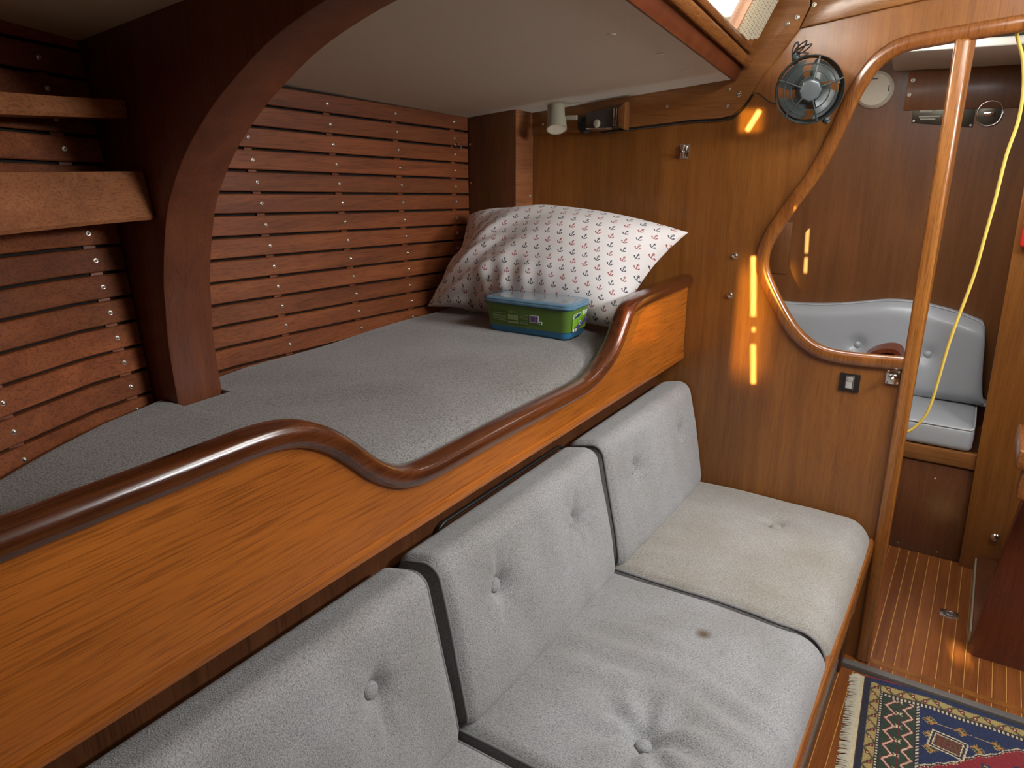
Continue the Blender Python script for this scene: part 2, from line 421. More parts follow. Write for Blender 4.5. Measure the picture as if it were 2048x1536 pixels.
for cx in colsF + colsA: batten(cx[0], cx[1], .92, 1.58)
for k in range(-8, 8):
    for (x0, x1, cols) in ((.872, 1.990, colsF), (-.25, .768, colsA)):
        xm = (x0 + x1) / 2
        if seam(k, xm) > deck(xm, 1.46) - .004 or seam(k + 1, xm) < .93: continue
        s = slat(k, x0, x1)
        for (xt, xb) in cols:
            z = (seam(k, xb) + seam(k + 1, xb)) / 2; x = xb + (xt - xb) * (z - 1.0) / .5; z = (seam(k, x) + seam(k + 1, x)) / 2
            if z < deck(x, 1.46) - .012: screw((x, hull(x, z) - .0002, z), (0, -1, .03), s)

# cream side-deck lining
def deck_panel(name, x0, x1, mat):
    top = .02; v, f = [], []; n = 12
    for i in range(n + 1):
        x = x0 + (x1 - x0) * i / n; ya, yb = edge_y(x), hull(x, 1.6) + .04
        v += [(x, ya, deck(x, ya)), (x, yb, deck(x, yb)), (x, yb, deck(x, yb) + top), (x, ya, deck(x, ya) + top)]
    for i in range(n):
        for j in range(4): f.append((i*4+j, i*4+(j+1) % 4, (i+1)*4+(j+1) % 4, (i+1)*4+j))
    f += [(0, 1, 2, 3), tuple(range(n*4, n*4+4))]
    return pydata(name, v, f, mat, None, 30)
ceiling = deck_panel('ceiling', -.6, 2.1, 'cream'); struct(ceiling, 'cream lining under the side deck')
for (x, y) in ((1.44, .70), (1.67, .69), (1.88, .71)):
    lathe('plug', [(.010, -.0015), (.010, .0005), (.006, .0015)], (x, y, deck(x, y)), (.065, .108, -1), 'cream', ceiling, 14)

# cabin-trunk side with the port window, coachroof
def trunk(x, s):                                     # s: height above the carlin
    z = deck(x, edge_y(x)) + .012 + s
    return (x, edge_y(x) - .012 - s * .50, z)
def trunk_piece(name, x0, x1, s0, s1, off, th, mat, parent=None, bev=0):
    """a board lying along the trunk side, off its face by off, thick th"""
    nrm = Vector((0, -1, -.50)).normalized(); v = []
    for x in (x0, x1):
        for s, o in ((s0, off), (s1, off), (s1, off + th), (s0, off + th)):
            v.append(Vector(trunk(x, s)) + nrm * o)
    f = [(0, 1, 2, 3), (4, 5, 6, 7), (0, 1, 5, 4), (1, 2, 6, 5), (2, 3, 7, 6), (3, 0, 4, 7)]
    me = bpy.data.meshes.new(name); me.from_pydata([tuple(p) for p in v], [], f); bm = bmesh.new(); bm.from_mesh(me)
    bmesh.ops.recalc_face_normals(bm, faces=bm.faces[:]); bevel(bm, bev); bpy.data.meshes.remove(me)
    return from_bm(name, bm, mat, parent)
WX0, WX1, WS0, WS1 = 1.15, 1.96, .069, .185
tw = trunk_piece('wall_trunk', -.6, WX0, -.010, .40, -.03, .03, 'white'); struct(tw, 'white cabin trunk side above the berth')
trunk_piece('trunk_panel', WX1, 2.1, -.010, .35, -.03, .03, 'bulk_y', tw)
trunk_piece('trunk_panel', WX0, WX1, -.010, WS0, -.03, .03, 'bulk_y', tw)
trunk_piece('trunk_panel', WX0, WX1, WS1, .40, -.03, .03, 'white', tw)
win = trunk_piece('window_1', WX0, WX1, WS0, WS1, -.018, .004, 'glass'); struct(win, 'bright side window in the cabin trunk')
# carlin facing, curtain rails
t1 = trunk_piece('trim_1', -.5, 2.088, -.014, .019, .0, .010, 'redwood', None, .003); struct(t1, 'red-brown facing strip along the inner deck edge')
t2 = trunk_piece('trim_2', -.5, 2.088, .021, .045, .006, .020, 'rail_x', None, .006); struct(t2, 'lower wooden curtain rail under the side window')
t3 = trunk_piece('trim_3', -.5, 2.086, .051, .0655, .003, .012, 'rail_x', None, .005); struct(t3, 'upper thin wooden curtain rail under the side window')

ROOF = 2.0
roof = prism('ceiling_coachroof', [(-.6, -.95), (2.14, -.95), (2.14, .56), (-.6, .46)], 'Z', ROOF, ROOF + .02, 'white'); struct(roof, 'white coachroof lining overhead')

# ------------------------------------------------------------------ other room walls (mostly behind the camera)
struct(box('wall_starboard', -.6, 3.3, -1.32, -1.28, -.05, 1.62, 'far_wood'), 'wooden side wall behind the camera')
struct(box('ceiling_starboard', -.6, 2.14, -1.32, -.93, 1.60, 1.62, 'cream'), 'cream lining under the opposite side deck')
struct(box('wall_trunk_starboard', -.6, 2.14, -.96, -.92, 1.60, 2.01, 'white'), 'white opposite trunk side')
# added bulkhead behind the camera: its slots and tinted filters shape the low sun
XA = -.60
def aft(p):
    p = Vector(p); q = p - SUN_DIR * ((p.x - XA) / SUN_DIR.x); return (q.y, q.z)
def aft_quad(x, y0, y1, z0, z1): return [aft((x, y0, z0)), aft((x, y1, z0)), aft((x, y1, z1)), aft((x, y0, z1))]
def aft_slot(a, b, w):
    A, B = Vector(aft(a)), Vector(aft(b)); d = (B - A).normalized(); n = Vector((-d.y, d.x)) * (w / 2)
    return [tuple(A + n), tuple(A - n), tuple(B - n), tuple(B + n)]
fc = aft((2.285, -.135, 0))
floor_hole = [(fc[0] + 0.032*math.cos(a), fc[1] + .0060*math.sin(a)) for a in [i*math.pi/8 for i in range(16)]]  # added opening that throws the sun patch on the floor
glow_filter_a = aft_quad(XB, .412, .606, .73, 1.20); glow_filter_b = aft_quad(XB, .530, .645, 1.480, 1.577); glow_filter_c = aft_quad(1.76, .705, .755, .93, 1.10)
wall_sun_mask = prism('wall_aft', [[(-1.32, -.05), (1.6, -.05), (1.6, 2.05), (-1.32, 2.05)], glow_filter_a, glow_filter_b, glow_filter_c, floor_hole, aft_slot((3.25, .640, 1.15), (3.25, .634, 1.048), .006)], 'X', XA - .004, XA, 'dark_panel', smooth=None)
struct(wall_sun_mask, 'dark companionway bulkhead behind the camera')
slots_a = [aft_slot((XB, .549, 1.170), (XB, .533, 1.000), .013), aft_slot((XB, .5285, .968), (XB, .5275, .955), .008), aft_slot((XB, .525, .917), (XB, .513, .800), .013), aft_slot((3.25, .632, 1.028), (3.25, .628, .965), .006)]  # added cuts, traced back along the sun from each stripe
slots_b = [aft_slot((XB, .600, 1.507), (XB, .572, 1.557), .010)]
def glow_filter_mat(name, yc, wy0, wy1, zc, hz, amt):
    # added tinted filter; its fade towards the edges softens the sun glow
    m_, g_, b_ = new_mat(name)
    tc = g_.n('ShaderNodeTexCoord'); sp = g_.n('ShaderNodeSeparateXYZ'); g_.put(sp.inputs[0], tc.outputs['Object'])
    def ramp(v, a, b):
        k = g_.n('ShaderNodeMapRange'); k.interpolation_type = 'SMOOTHSTEP'; g_.put(k.inputs[0], v)
        k.inputs[1].default_value = a; k.inputs[2].default_value = b; k.inputs[3].default_value = 0.0; k.inputs[4].default_value = 1.0
        return Ex(g_, k.outputs[0])
    Y = Ex(g_, sp.outputs[1]) - yc; Z = (Ex(g_, sp.outputs[2]) - zc).abs()
    f = ramp(Y, -wy0, -.008) * (1.0 - ramp(Y, wy1 * .62, wy1)) * (1.0 - ramp(Z, hz * .45, hz))
    tr_ = g_.n('ShaderNodeBsdfTransparent'); g_.put(tr_.inputs[0], g_.mix(f * amt, (0.0, 0.0, 0.0), (1.0, .80, .45)))
    g_.put([n for n in g_.nt.nodes if n.type == 'OUTPUT_MATERIAL'][0].inputs[0], tr_.outputs[0]); return m_
ya, za = aft((XB, .530, .98)); yb_, zb_ = aft((XB, .586, 1.532)); yc_, zc_ = aft((1.76, .73, 1.02))
for pn_, sl, mt in ((glow_filter_a, slots_a, glow_filter_mat('amber_pane_tall', ya, .116, .072, za, .245, .36)), (glow_filter_b, slots_b, glow_filter_mat('amber_pane_small', yb_, .05, .05, zb_, .045, .34)), (glow_filter_c, [], glow_filter_mat('amber_pane_side', yc_, .03, .03, zc_, .09, .45))):
    from_bm('pane', prism_bm([pn_] + sl, 'X', XA - .003, XA - .002), mt, wall_sun_mask, None)

# ------------------------------------------------------------------ floor with inlaid planks
floor = box('floor', -.6, 2.075, -1.3, .20, -.06, -.0165, 'maple'); struct(floor, 'varnished cabin sole with pale inlay lines')
floor2 = box('floor_forward', 2.075, 3.3, -1.3, .95, -.06, -.0015, 'maple'); tag(floor2, None) ; struct(floor2, 'raised cabin sole in the forward cabin')
ys = [.090, .0575, .0265, -.009, -.0455, -.081, -.1175]
ys = [.195, .160, .125] + ys + [-.150 - .0345 * i for i in range(0, 30)]
def planks(fl, x0, x1, z, lo=-1.2, hi=.3, skip=None):
    cache = {}
    for i in range(len(ys) - 1):
        y1, y0 = ys[i] - .0012, ys[i+1] + .0012
        if y0 < lo or y1 > hi: continue
        w = round(y1 - y0, 4)
        o = box('plank', x0, x1, y0, y1, z - .012, z, 'plank', fl, .0006, 1)
planks(floor, -.55, 2.0555, -.015, lo=-.75)
planks(floor2, 2.081, 2.8835, 0.0, lo=-.152, hi=.21)
planks(floor2, 2.081, 2.345, 0.0, lo=-.75, hi=-.14)
edge = box('floor_edge', 2.056, 2.0805, -1.2, .19, -.03, .0012, 'grey_strip', floor2, .002)

# ------------------------------------------------------------------ main bulkhead with its window and doorway
MOULD = [(.014, 1.723), (.114, 1.713), (.186, 1.705), (.239, 1.698), (.274, 1.684), (.305, 1.659), (.328, 1.623), (.348, 1.577), (.377, 1.489), (.415, 1.396), (.470, 1.305), (.513, 1.224), (.525, 1.169), (.516, 1.121), (.478, 1.053), (.428, .981), (.376, .937), (.323, .917), (.247, .914), (.139, .920)]
mould_path = smooth_path([(XB, -.62, 1.79), (XB, -.30, 1.752)] + [(XB, y, z) for y, z in MOULD[:-1]] + [(XB, .125, .921)], 5)
wpoly = [(p.y, p.z) for p in mould_path if p.y > .12]
whole = [(.118, 1.713)] + wpoly + [(.118, .921)]
door_hole = [(.100, .0005), (.100, 1.714), (.0, 1.7245), (-.30, 1.752), (-.62, 1.79), (-.62, .0005)]
outer = [(-1.30, -.05), (1.60, -.05), (1.60, 1.70), (.72, 1.70), (.56, 2.03), (-.95, 2.03), (-1.30, 1.62)]
bulkhead = prism('wall_forward', [outer, whole, door_hole], 'X', XB, XB + .022, 'bulk', smooth=None)
struct(bulkhead, 'brown teak bulkhead with a shaped window opening beside the doorway')
mprof = []
for i in range(16):
    a = 2 * math.pi * i / 16; mprof.append((.0185 * math.copysign(abs(math.cos(a)) ** .6, math.cos(a)), .0165 * math.copysign(abs(math.sin(a)) ** .8, math.sin(a)) - .004))
fm = sweep('trim_4', mould_path, mprof, (-1, 0, 0), 'frame_mould'); struct(fm, 'rounded varnished moulding round the bulkhead opening')
# pillar between window and doorway
pill = prism('trim_5', [(.091, 0.0), (.128, 0.0), (.1415, 1.699), (.109, 1.699)], 'X', XB - .014, XB + .026, 'pillar', None, .007, 3)
struct(pill, 'narrow varnished pillar between the window and the doorway')
# applied boards under the deck and along the trunk
def board(name, pts, label, parent=bulkhead, th=.011, mat='bulk_y'):
    return prism(name, pts, 'X', XB - th, XB - .0005, mat, parent, .0025, 2)
b1 = board('board', [(1.30, 1.505), (1.04, 1.512), (.879, 1.526), (.76, 1.537), (.675, 1.540), (.641, 1.547), (.612, 1.574), (.591, 1.605), (.566, 1.65), (.533, 1.692), (.4915, 1.748), (.470, 1.80), (.49, 1.96), (.56, 1.97), (.655, 1.70), (.660, 1.645), (1.30, 1.575)], None)
b2 = board('board', [(.4885, 1.7495), (.288, 1.7785), (.167, 1.7945), (.031, 1.8155), (-.55, 1.90), (-.55, 1.97), (.487, 1.97), (.467, 1.80)], None)
for (y, z, s, pr) in ((.498, 1.775, 1.3, b2), (.521, 1.762, 1.3, b1), (.629, 1.600, 1.5, b1), (.657, 1.571, 1.0, b1), (.654, 1.613, .9, b1), (.83, 1.575, .9, b1), (1.24, 1.535, .9, b1), (.46, 1.80, 1.2, b2)):
    screw((XB - .011, y, z), (-1, 0, 0), pr, s)
# box column in the corner of the berth
colm = box('trim_6', 1.993, 2.098, 1.283, 1.50, .90, 1.60, 'dark_panel', None, .002); struct(colm, 'boxed corner column at the head of the berth')
box('facing', 1.9935, 2.096, 1.279, 1.2835, .90, 1.575, 'shelf', colm, .001)
screw((2.08, 1.279, 1.315), (0, -1, 0), colm, 1.0); screw((1.993, 1.455, 1.475), (-1, 0, 0), colm, .8); screw((1.993, 1.455, 1.355), (-1, 0, 0), colm, .8)

# ------------------------------------------------------------------ curved rib
inner = [(1.280, .86), (1.281, .985), (1.284, 1.05), (1.2835, 1.11), (1.277, 1.17), (1.270, 1.22), (1.247, 1.30), (1.217, 1.368), (1.154, 1.446), (1.075, 1.512), (1.005, 1.556), (.915, 1.603), (.81, 1.640), (.70, 1.668), (.60, 1.69)]
ip = smooth_path([(0, y, z) for y, z in inner], 5)
rib_poly = [(p.y, p.z) for p in ip] + [(.60, 1.74), (1.10, 1.69), (1.46, 1.645), (1.425, 1.645), (1.40, 1.30), (1.375, .86)]
rib_poly = [(p.y, p.z) for p in ip] + [(.60, 1.733), (1.10, 1.677), (1.435, 1.642), (1.405, 1.30), (1.375, .86)]
rib = prism('trim_7', rib_poly, 'X', .77, .87, 'rib', None, .0035, 2); struct(rib, 'curved dark teak rib arching from the berth to the deckhead')

# ------------------------------------------------------------------ berth with its leeboard
LEE_TOP = [(-.5, 1.114), (.246, 1.114), (.456, 1.1145), (.527, 1.115), (.573, 1.1115), (.613, 1.101), (.656, 1.0765), (.692, 1.046), (.740, 1.001), (.795, .967), (.857, .9515), (.95, .949), (1.082, .949), (1.386, .945), (1.46, .949), (1.512, .961), (1.560, .980), (1.604, 1.008), (1.640, 1.048), (1.670, 1.082), (1.715, 1.094), (1.796, 1.098), (2.095, 1.101)]
berth = thing('berth', 'upper berth with orange varnished leeboard dipping in a curve at the middle', 'berth', (1.0, .75, .84))
lp = smooth_path([(x, 0, z - .016) for x, z in LEE_TOP], 5)
prism('leeboard', [(p.x, p.z) for p in lp] + [(2.097, .866), (-.5, .866)], 'Y', .732, .752, 'lee', berth)
mp = []
for i in range(18):
    a = 2 * math.pi * i / 18; c, s = math.cos(a), math.sin(a)
    mp.append((.0190 * math.copysign(abs(c) ** .75, c) - .001, .024 * math.copysign(abs(s) ** .7, s)))
sweep('moulding', [(p.x, .742, p.z) for p in lp], mp, (0, 1, 0), 'moulding', berth)
box('lower_strip', -.5, 2.096, .7285, .752, .8445, .8655, 'lee', berth, .0025)
# the boarding under the mattress follows the hull
bv = []
for x in [-.3, 0, .2, .43, .64, .74]: bv.append((x, hull(x, .9) - .006))
bv2 = [(x, hull(x, .9) - .006) for x in (.90, 1.0, 1.35, 1.68, 1.985)]
prism('bunk_board', [(-.3, .753)] + [(1.985, .753)] + list(reversed(bv2)) + [(.88, 1.262), (.76, 1.262)] + list(reversed(bv)), 'Z', .842, .868, 'dark_panel', berth)

# mattress
def mattress():
    xs = sorted(set([round(-.2 + i * .0245, 4) for i in range(90) if -.2 + i*.0245 < 1.97] + [.7600, .7655, .7690, .8710, .8745, .880] + [1.972, 1.978]))
    rows = []
    prof = [(.000, .870), (.000, .905), (-.003, .925), (.004, .942), (.016, .954), (.034, .963), (.058, .9695), (.09, .9745), (.13, .978)]
    rng = np.random.RandomState(3); ph = rng.rand(8) * 6.28
    for x in xs:
        xo = min(hull(x, .96) - .006, 2.0)
        if .7670 < x < .873: xo = 1.2775
        r = []
        dip = .004 * math.sin(x * 9 + 1) + .003 * math.sin(x * 23 + 2)
        for (d, z) in prof:
            wr = .0022 * math.sin(x * 60 + ph[0] + d * 40) * math.exp(-((x - .98) / .12) ** 2) + .0016 * math.sin(x * 95 + ph[1]) * math.exp(-((x - 1.25) / .25) ** 2)
            r.append((x, .763 + d + wr * (1 if d < .1 else 0), z + (dip * .6 if z > .93 else 0)))
        n = 22; y0 = .763 + .13
        for j in range(1, n + 1):
            t = j / n; y = y0 + (xo - y0) * t
            z = .979 + .004 * math.sin(y * 5 + x * 2) + .0025 * math.sin(x * 11 + y * 7) + dip * .6 * (1 - t)
            z += .0018 * math.sin((x * .8 + y) * 34) * math.exp(-((x - 1.0) / .22) ** 2 - ((y - 1.05) / .18) ** 2)
            if t > .93: z -= .010 * ((t - .93) / .07) ** 2
            r.append((x, y, z))
        r.append((x, xo, .905)); r.append((x, xo, .870))
        rows.append(r)
    v = [p for r in rows for p in r]; n = len(rows[0]); f = []
    for i in range(len(rows) - 1):
        for j in range(n): f.append((i*n+j, i*n+(j+1) % n, (i+1)*n+(j+1) % n, (i+1)*n+j))
    f += [tuple(range(n)), tuple(range((len(rows)-1)*n, len(rows)*n))]
    o = pydata('mattress', v, f, 'mattress', None, 60)
    return tag(o, 'dark grey woven mattress lying on the upper berth', 'mattress')
mattress()

# ------------------------------------------------------------------ pillow with anchor print
def anchor_mat():
    m, g, b = new_mat('anchor_print_cotton')
    uv = g.n('ShaderNodeUVMap'); uv.uv_map = 'uv'
    sep = g.n('ShaderNodeSeparateXYZ'); g.put(sep.inputs[0], uv.outputs[0])
    CW, CH = .041, .0345                              # cell size in metres
    v = Ex(g, sep.outputs[1]) / CH; row = v.floor()
    u = Ex(g, sep.outputs[0]) / CW + row * 0.36
    cx = (u.fract() - .5) * CW; cy = (v.fract() - .5) * CH
    sx = cx * 800.0; sy = cy * 800.0               # millimetres
    ax = sx.abs()
    stem = ax.lt(.85) * (sy + 1.0).abs().lt(7.0)
    stock = ax.lt(3.0) * (sy - 3.6).abs().lt(.75)
    rr = (sx * sx + (sy - 6.8) * (sy - 6.8)).sqrt(); eye = (rr - 1.5).abs().lt(.75)
    ra = (sx * sx + (sy + 1.5) * (sy + 1.5)).sqrt(); arm = (ra - 6.0).abs().lt(1.0) * sy.lt(-2.8)
    fl = ((ax - 5.6).abs() + (sy + 2.6).abs()).lt(2.2)
    a = stem.max(stock).max(eye).max(arm).max(fl)
    par = ((row * .5).floor() * 1.0 + 0.0)
    odd = row.mod(2.0).gt(.5)
    ink = g.mix(odd, (0.035, 0.045, 0.065), (0.33, 0.07, 0.075))
    tc = g.n('ShaderNodeTexCoord'); nz = g.n('ShaderNodeTexNoise'); nz.inputs['Scale'].default_value = 14; g.put(nz.inputs['Vector'], tc.outputs['Object'])
    base = g.mix(nz.outputs['Fac'], (0.74, 0.70, 0.68), (0.82, 0.80, 0.79))
    g.put(b.inputs['Base Color'], g.mix(a, base, ink))
    b.inputs['Roughness'].default_value = .8; b.inputs['Sheen Weight'].default_value = .2; b.inputs['Specular IOR Level'].default_value = .25
    return m
def pillow():
    P00, P10 = Vector((1.725, 1.436, .992)), Vector((1.765, .800, .992))
    P01, P11 = Vector((1.950, 1.432, 1.258)), Vector((1.990, .705, 1.238))
    nu, nv = 150, 100; L, Hh = .76, .48
    out = Vector((-.80, -.10, .60)).normalized()
    def sm(x): x = max(0.0, min(1.0, x)); return x*x*(3-2*x)
    def pos(a, b, side):
        q = 2*a - 1; w = 2*b - 1
        # corners reach out, sides pull in; the upper edge stays full
        ain = a - .045*q*abs(q)*(1 - w*w); bin_ = b - (.055 if w < 0 else .0)*w*abs(w)*(1 - q*q)
        p = (P00*(1-ain) + P10*ain)*(1-bin_) + (P01*(1-ain) + P11*ain)*bin_
        if w > 0: p.z += .030*w*w*(1 - abs(q)**2.2) * (1.15 - .35*a)
        e = max(0.0, 1 - abs(q)**2.4); h = max(0.0, 1 - abs(w)**2.2)
        bulge = (e ** .60) * (h ** .55)
        if side > 0:
            d = .150*bulge + .020*math.exp(-((a-.62)/.25)**2 - ((b-.70)/.22)**2)
            k = min(1, bulge*2.2)
            # long folds fanning from the lower hull-side corner up to the top
            fan_ = math.atan2(b + .10, a + .16)
            r_ = math.hypot(a + .10, b + .05)
            f1 = math.sin(fan_*21 + 2.2*math.sin(r_*5)) * sm((.75 - a)/.45) * sm((r_ - .12)/.15)
            f1 = math.copysign(abs(f1)**1.3, f1)
            f2 = math.sin(fan_*47 + 1.3 + 2*r_) * math.exp(-((a-.22)/.20)**2 - ((b-.55)/.28)**2)
            f3 = math.sin(58*a + 9*b*b + 1.0) * math.exp(-((a-.45)/.18)**2 - ((b-.16)/.17)**2)
            f4 = math.sin(26*a - 17*b) * math.exp(-((a-.84)/.15)**2 - ((b-.30)/.3)**2)
            d += (.0085*f1 + .0042*f2 + .0060*f3 + .0035*f4)*k
            # pinch at the hull-side edge where the cover is slack
            d -= .030*math.exp(-((a-.06)/.06)**2 - ((b-.62)/.16)**2)
            d -= .045*math.exp(-((a-.27)/.06)**2 - ((b-.0)/.13)**2)
            p = p + out*d; p.z = max(p.z, .986)
            return p
        p = p - out*(.050*bulge); p.z = max(p.z, .984); p.x = min(p.x, 2.08)
        if p.y > 1.27: p.x = min(p.x, 1.985)
        return p
    v, f, uvs = [], [], []
    for side in (1, -1):
        base = len(v)
        for j in range(nv + 1):
            for i in range(nu + 1):
                a, b = i/nu, j/nv; v.append(pos(a, b, side)); uvs.append((a*L, b*Hh))
        for j in range(nv):
            for i in range(nu):
                q = base + j*(nu+1) + i; f.append((q, q+1, q+nu+2, q+nu+1))
    me = bpy.data.meshes.new('pillow'); me.from_pydata([tuple(p) for p in v], [], f); me.update()
    ul = me.uv_layers.new(name='uv')
    for lp_ in me.loops: ul.data[lp_.index].uv = uvs[lp_.vertex_index]
    bm = bmesh.new(); bm.from_mesh(me); bmesh.ops.remove_doubles(bm, verts=bm.verts[:], dist=.0008)
    bmesh.ops.recalc_face_normals(bm, faces=bm.faces[:]); bm.to_mesh(me); bm.free()
    o = link('pillow', me, anchor_mat(), None, 0)
    for p in me.polygons: p.use_smooth = True
    return tag(o, 'plump white pillow printed with red and navy anchors leaning on the bulkhead', 'pillow')
pillow()

# ------------------------------------------------------------------ tub of wipes
def tub():
    t = thing('wipes_tub', 'blue plastic tub of wipes with a green label in front of the anchor pillow', 'tub', (1.70, 1.0, .984))
    # plan rectangle: long side from A to B, depth along n
    A = Vector((1.603, 1.122)); B = Vector((1.610, .872)); u = (B - A).normalized(); Lg = (B - A).length
    n = Vector((-u.y, u.x)); 
    if n.x < 0: n = -n
    Dp = .112; z0, z1 = .984, 1.066; ctr = A + u*Lg/2 + n*Dp/2
    def rr(L, D, r, z, k=5):
        pts = []
        for (sx, sy, a0) in ((1, 1, 0), (-1, 1, 90), (-1, -1, 180), (1, -1, 270)):
            for i in range(k + 1):
                an = math.radians(a0 + 90*i/k); x = sx*(L/2 - r) + r*math.cos(an); y = sy*(D/2 - r) + r*math.sin(an)
                p = ctr + u*x + n*y; pts.append((p.x, p.y, z))
        return pts
    def loft(name, secs, mat, parent, smooth=40):
        v = [p for s in secs for p in s]; K = len(secs[0]); f = []
        for i in range(len(secs)-1):
            for j in range(K): f.append((i*K+j, i*K+(j+1) % K, (i+1)*K+(j+1) % K, (i+1)*K+j))
        f += [tuple(range(K)), tuple(range((len(secs)-1)*K, len(secs)*K))]
        return pydata(name, v, f, mat, parent, smooth)
    g0, g1 = .010, .022
    body = loft('tub_body', [rr(Lg - .012, Dp - .012, .020, z0), rr(Lg - .004, Dp - .004, .022, z0 + .006), rr(Lg + .010, Dp + .010, .022, z1)], 'tub_blue', t)
    lab = loft('label', [rr(Lg + .0012, Dp + .0012, .0222, z0 + .019), rr(Lg + .0112, Dp + .0112, .0222, z1 - .004)], 'tub_green', t)
    lid = loft('lid', [rr(Lg + .012, Dp + .012, .022, z1 - .002), rr(Lg + .022, Dp + .022, .026, z1), rr(Lg + .022, Dp + .022, .026, z1 + .004), rr(Lg + .018, Dp + .018, .024, z1 + .0055), rr(Lg + .018, Dp + .018, .024, z1 + .009), rr(Lg + .006, Dp + .006, .020, z1 + .012)], 'tub_lid', t)
    loft('lid_window', [rr(Lg - .014, Dp - .014, .016, z1 + .0115), rr(Lg - .016, Dp - .016, .015, z1 + .0128)], 'tub_film', lid)
    # flat print on the long side (towards the camera) and the end
    tilt = .0050 / (z1 - z0)
    def on_long(x, z, o=.0014):     # x from the hull-side end, z above the mattress
        w = .0006 + tilt * (z); p = A + u*x - n*(w + o); return Vector((p.x, p.y, z0 + z))
    def on_end(y, z, o=.0014):
        w = .0006 + tilt * z; p = B + u*(w + o) + n*y; return Vector((p.x, p.y, z0 + z))
    def patch(name, fn, a0, a1, b0, b1, mat, o=.0014, parent=lab):
        v = [fn(a0, b0, o), fn(a1, b0, o), fn(a1, b1, o), fn(a0, b1, o), fn(a0, b0, 0), fn(a1, b0, 0), fn(a1, b1, 0), fn(a0, b1, 0)]
        return pydata(name, v, [(0, 1, 2, 3), (4, 5, 6, 7), (0, 1, 5, 4), (1, 2, 6, 5), (2, 3, 7, 6), (3, 0, 4, 7)], mat, parent, 0)
    patch('end_label', on_end, .016, Dp - .018, .021, .067, 'tub_green2', .0010)
    for i in range(4): # small dark pictograms
        patch('pictogram', on_long, .022 + .011*i, .028 + .011*i, .057, .062, 'print_dark')
    for i in range(3):
        c = on_long(.076 + .0085*i, .0595, .0012); ring('pictogram_ring', c, tuple((Vector((n.x, n.y, 0)))), .0026, .0005, 'print_pale', lab, 14, 5)
    for (x0, x1, zs) in ((.022, .062, (.052, .046, .043, .040, .037, .033)), (.107, .131, (.053, .0495, .046, .0425, .037, .033, .030))):
        for z in zs: patch('text_line', on_long, x0, x1, z, z + .0014, 'print_pale')
    patch('text_panel', on_long, .070, .100, .038, .052, 'print_pale'); patch('text_panel', on_long, .070, .100, .029, .034, 'print_pale')
    patch('barcode_panel', on_long, .137, .165, .037, .057, 'print_white')
    xx = .1395; rnd = random.Random(5)
    while xx < .162:
        w = rnd.choice((.0006, .0010, .0016)); patch('bar', on_long, xx, xx + w, .039, .055, 'print_violet', .0020); xx += w + rnd.choice((.0006, .0010))
    patch('code_panel', on_long, .166, .1745, .034, .042, 'print_white'); patch('code_square', on_long, .1682, .1725, .036, .040, 'print_dark', .0020)
    # lettering on the end
    def text(body, size, a, z, mat, sl=0.0, fat=.0003, lift=.0022):
        c = bpy.data.curves.new('lettering', 'FONT'); c.body = body; c.size = size; c.shear = .25; c.extrude = .0003; c.offset = fat
        o = bpy.data.objects.new('tmp', c); COL.objects.link(o)
        dg = bpy.context.evaluated_depsgraph_get(); me = bpy.data.meshes.new_from_object(o.evaluated_get(dg)); bpy.data.objects.remove(o)
        ex = (on_end(1, .05) - on_end(0, .05)).normalized(); ez = (on_end(0, .06) - on_end(0, .05)).normalized(); ex = (ex * math.cos(sl) + ez * math.sin(sl)).normalized()
        nr = ex.cross(ez).normalized(); org = on_end(a, z, lift)
        for vv in me.vertices: vv.co = org + ex*vv.co.x + ez*vv.co.y + nr*vv.co.z
        return link('lettering', me, mat, lab, 0)
    text('Swiffer', .0135, .019, .0535, 'print_white', .14, .0011, .0014)
    text('Swiffer', .0135, .019, .0535, 'print_navy', .14, .0002, .0026)
    for (y0, y1, z) in ((.070, .098, .0655), (.072, .098, .0610), (.074, .096, .0565)): patch('text_line', on_end, y0, y1, z, z + .0026, 'print_white')
    rnd = random.Random(2)
    for i in range(7):
        y = .026 + .012*i; z = .024 + .003*i * (.9 if i < 5 else 1.1)
        lathe('flower', [(.0045 + .001*(i % 3), -.0004), (.0045 + .001*(i % 3), .0003)], on_end(y, z, .0016), (u.x, u.y, 0), 'print_violet', lab, 12)
    lathe('badge', [(.0068, -.0004), (.0068, .0004)], on_end(.058, .0385, .0020), (u.x, u.y, 0), 'print_white', lab, 18)
    lathe('badge_centre', [(.0040, -.0004), (.0040, .0004)], on_end(.058, .0385, .0026), (u.x, u.y, 0), 'tub_lid', lab, 14)
    for y in (.022, .036): lathe('flower', [(.0045, -.0004), (.0045, .0003)], on_end(y, .0235, .0022), (u.x, u.y, 0), 'print_white', lab, 10)
tub()

# ------------------------------------------------------------------ settee carcase
settee = thing('settee', 'long built-in settee of brown wood carrying the grey cushions', 'settee', (1.0, .45, -.015))
box('seat_board', -.5, 2.097, .155, .83, .345, .375, 'dark_panel', settee)
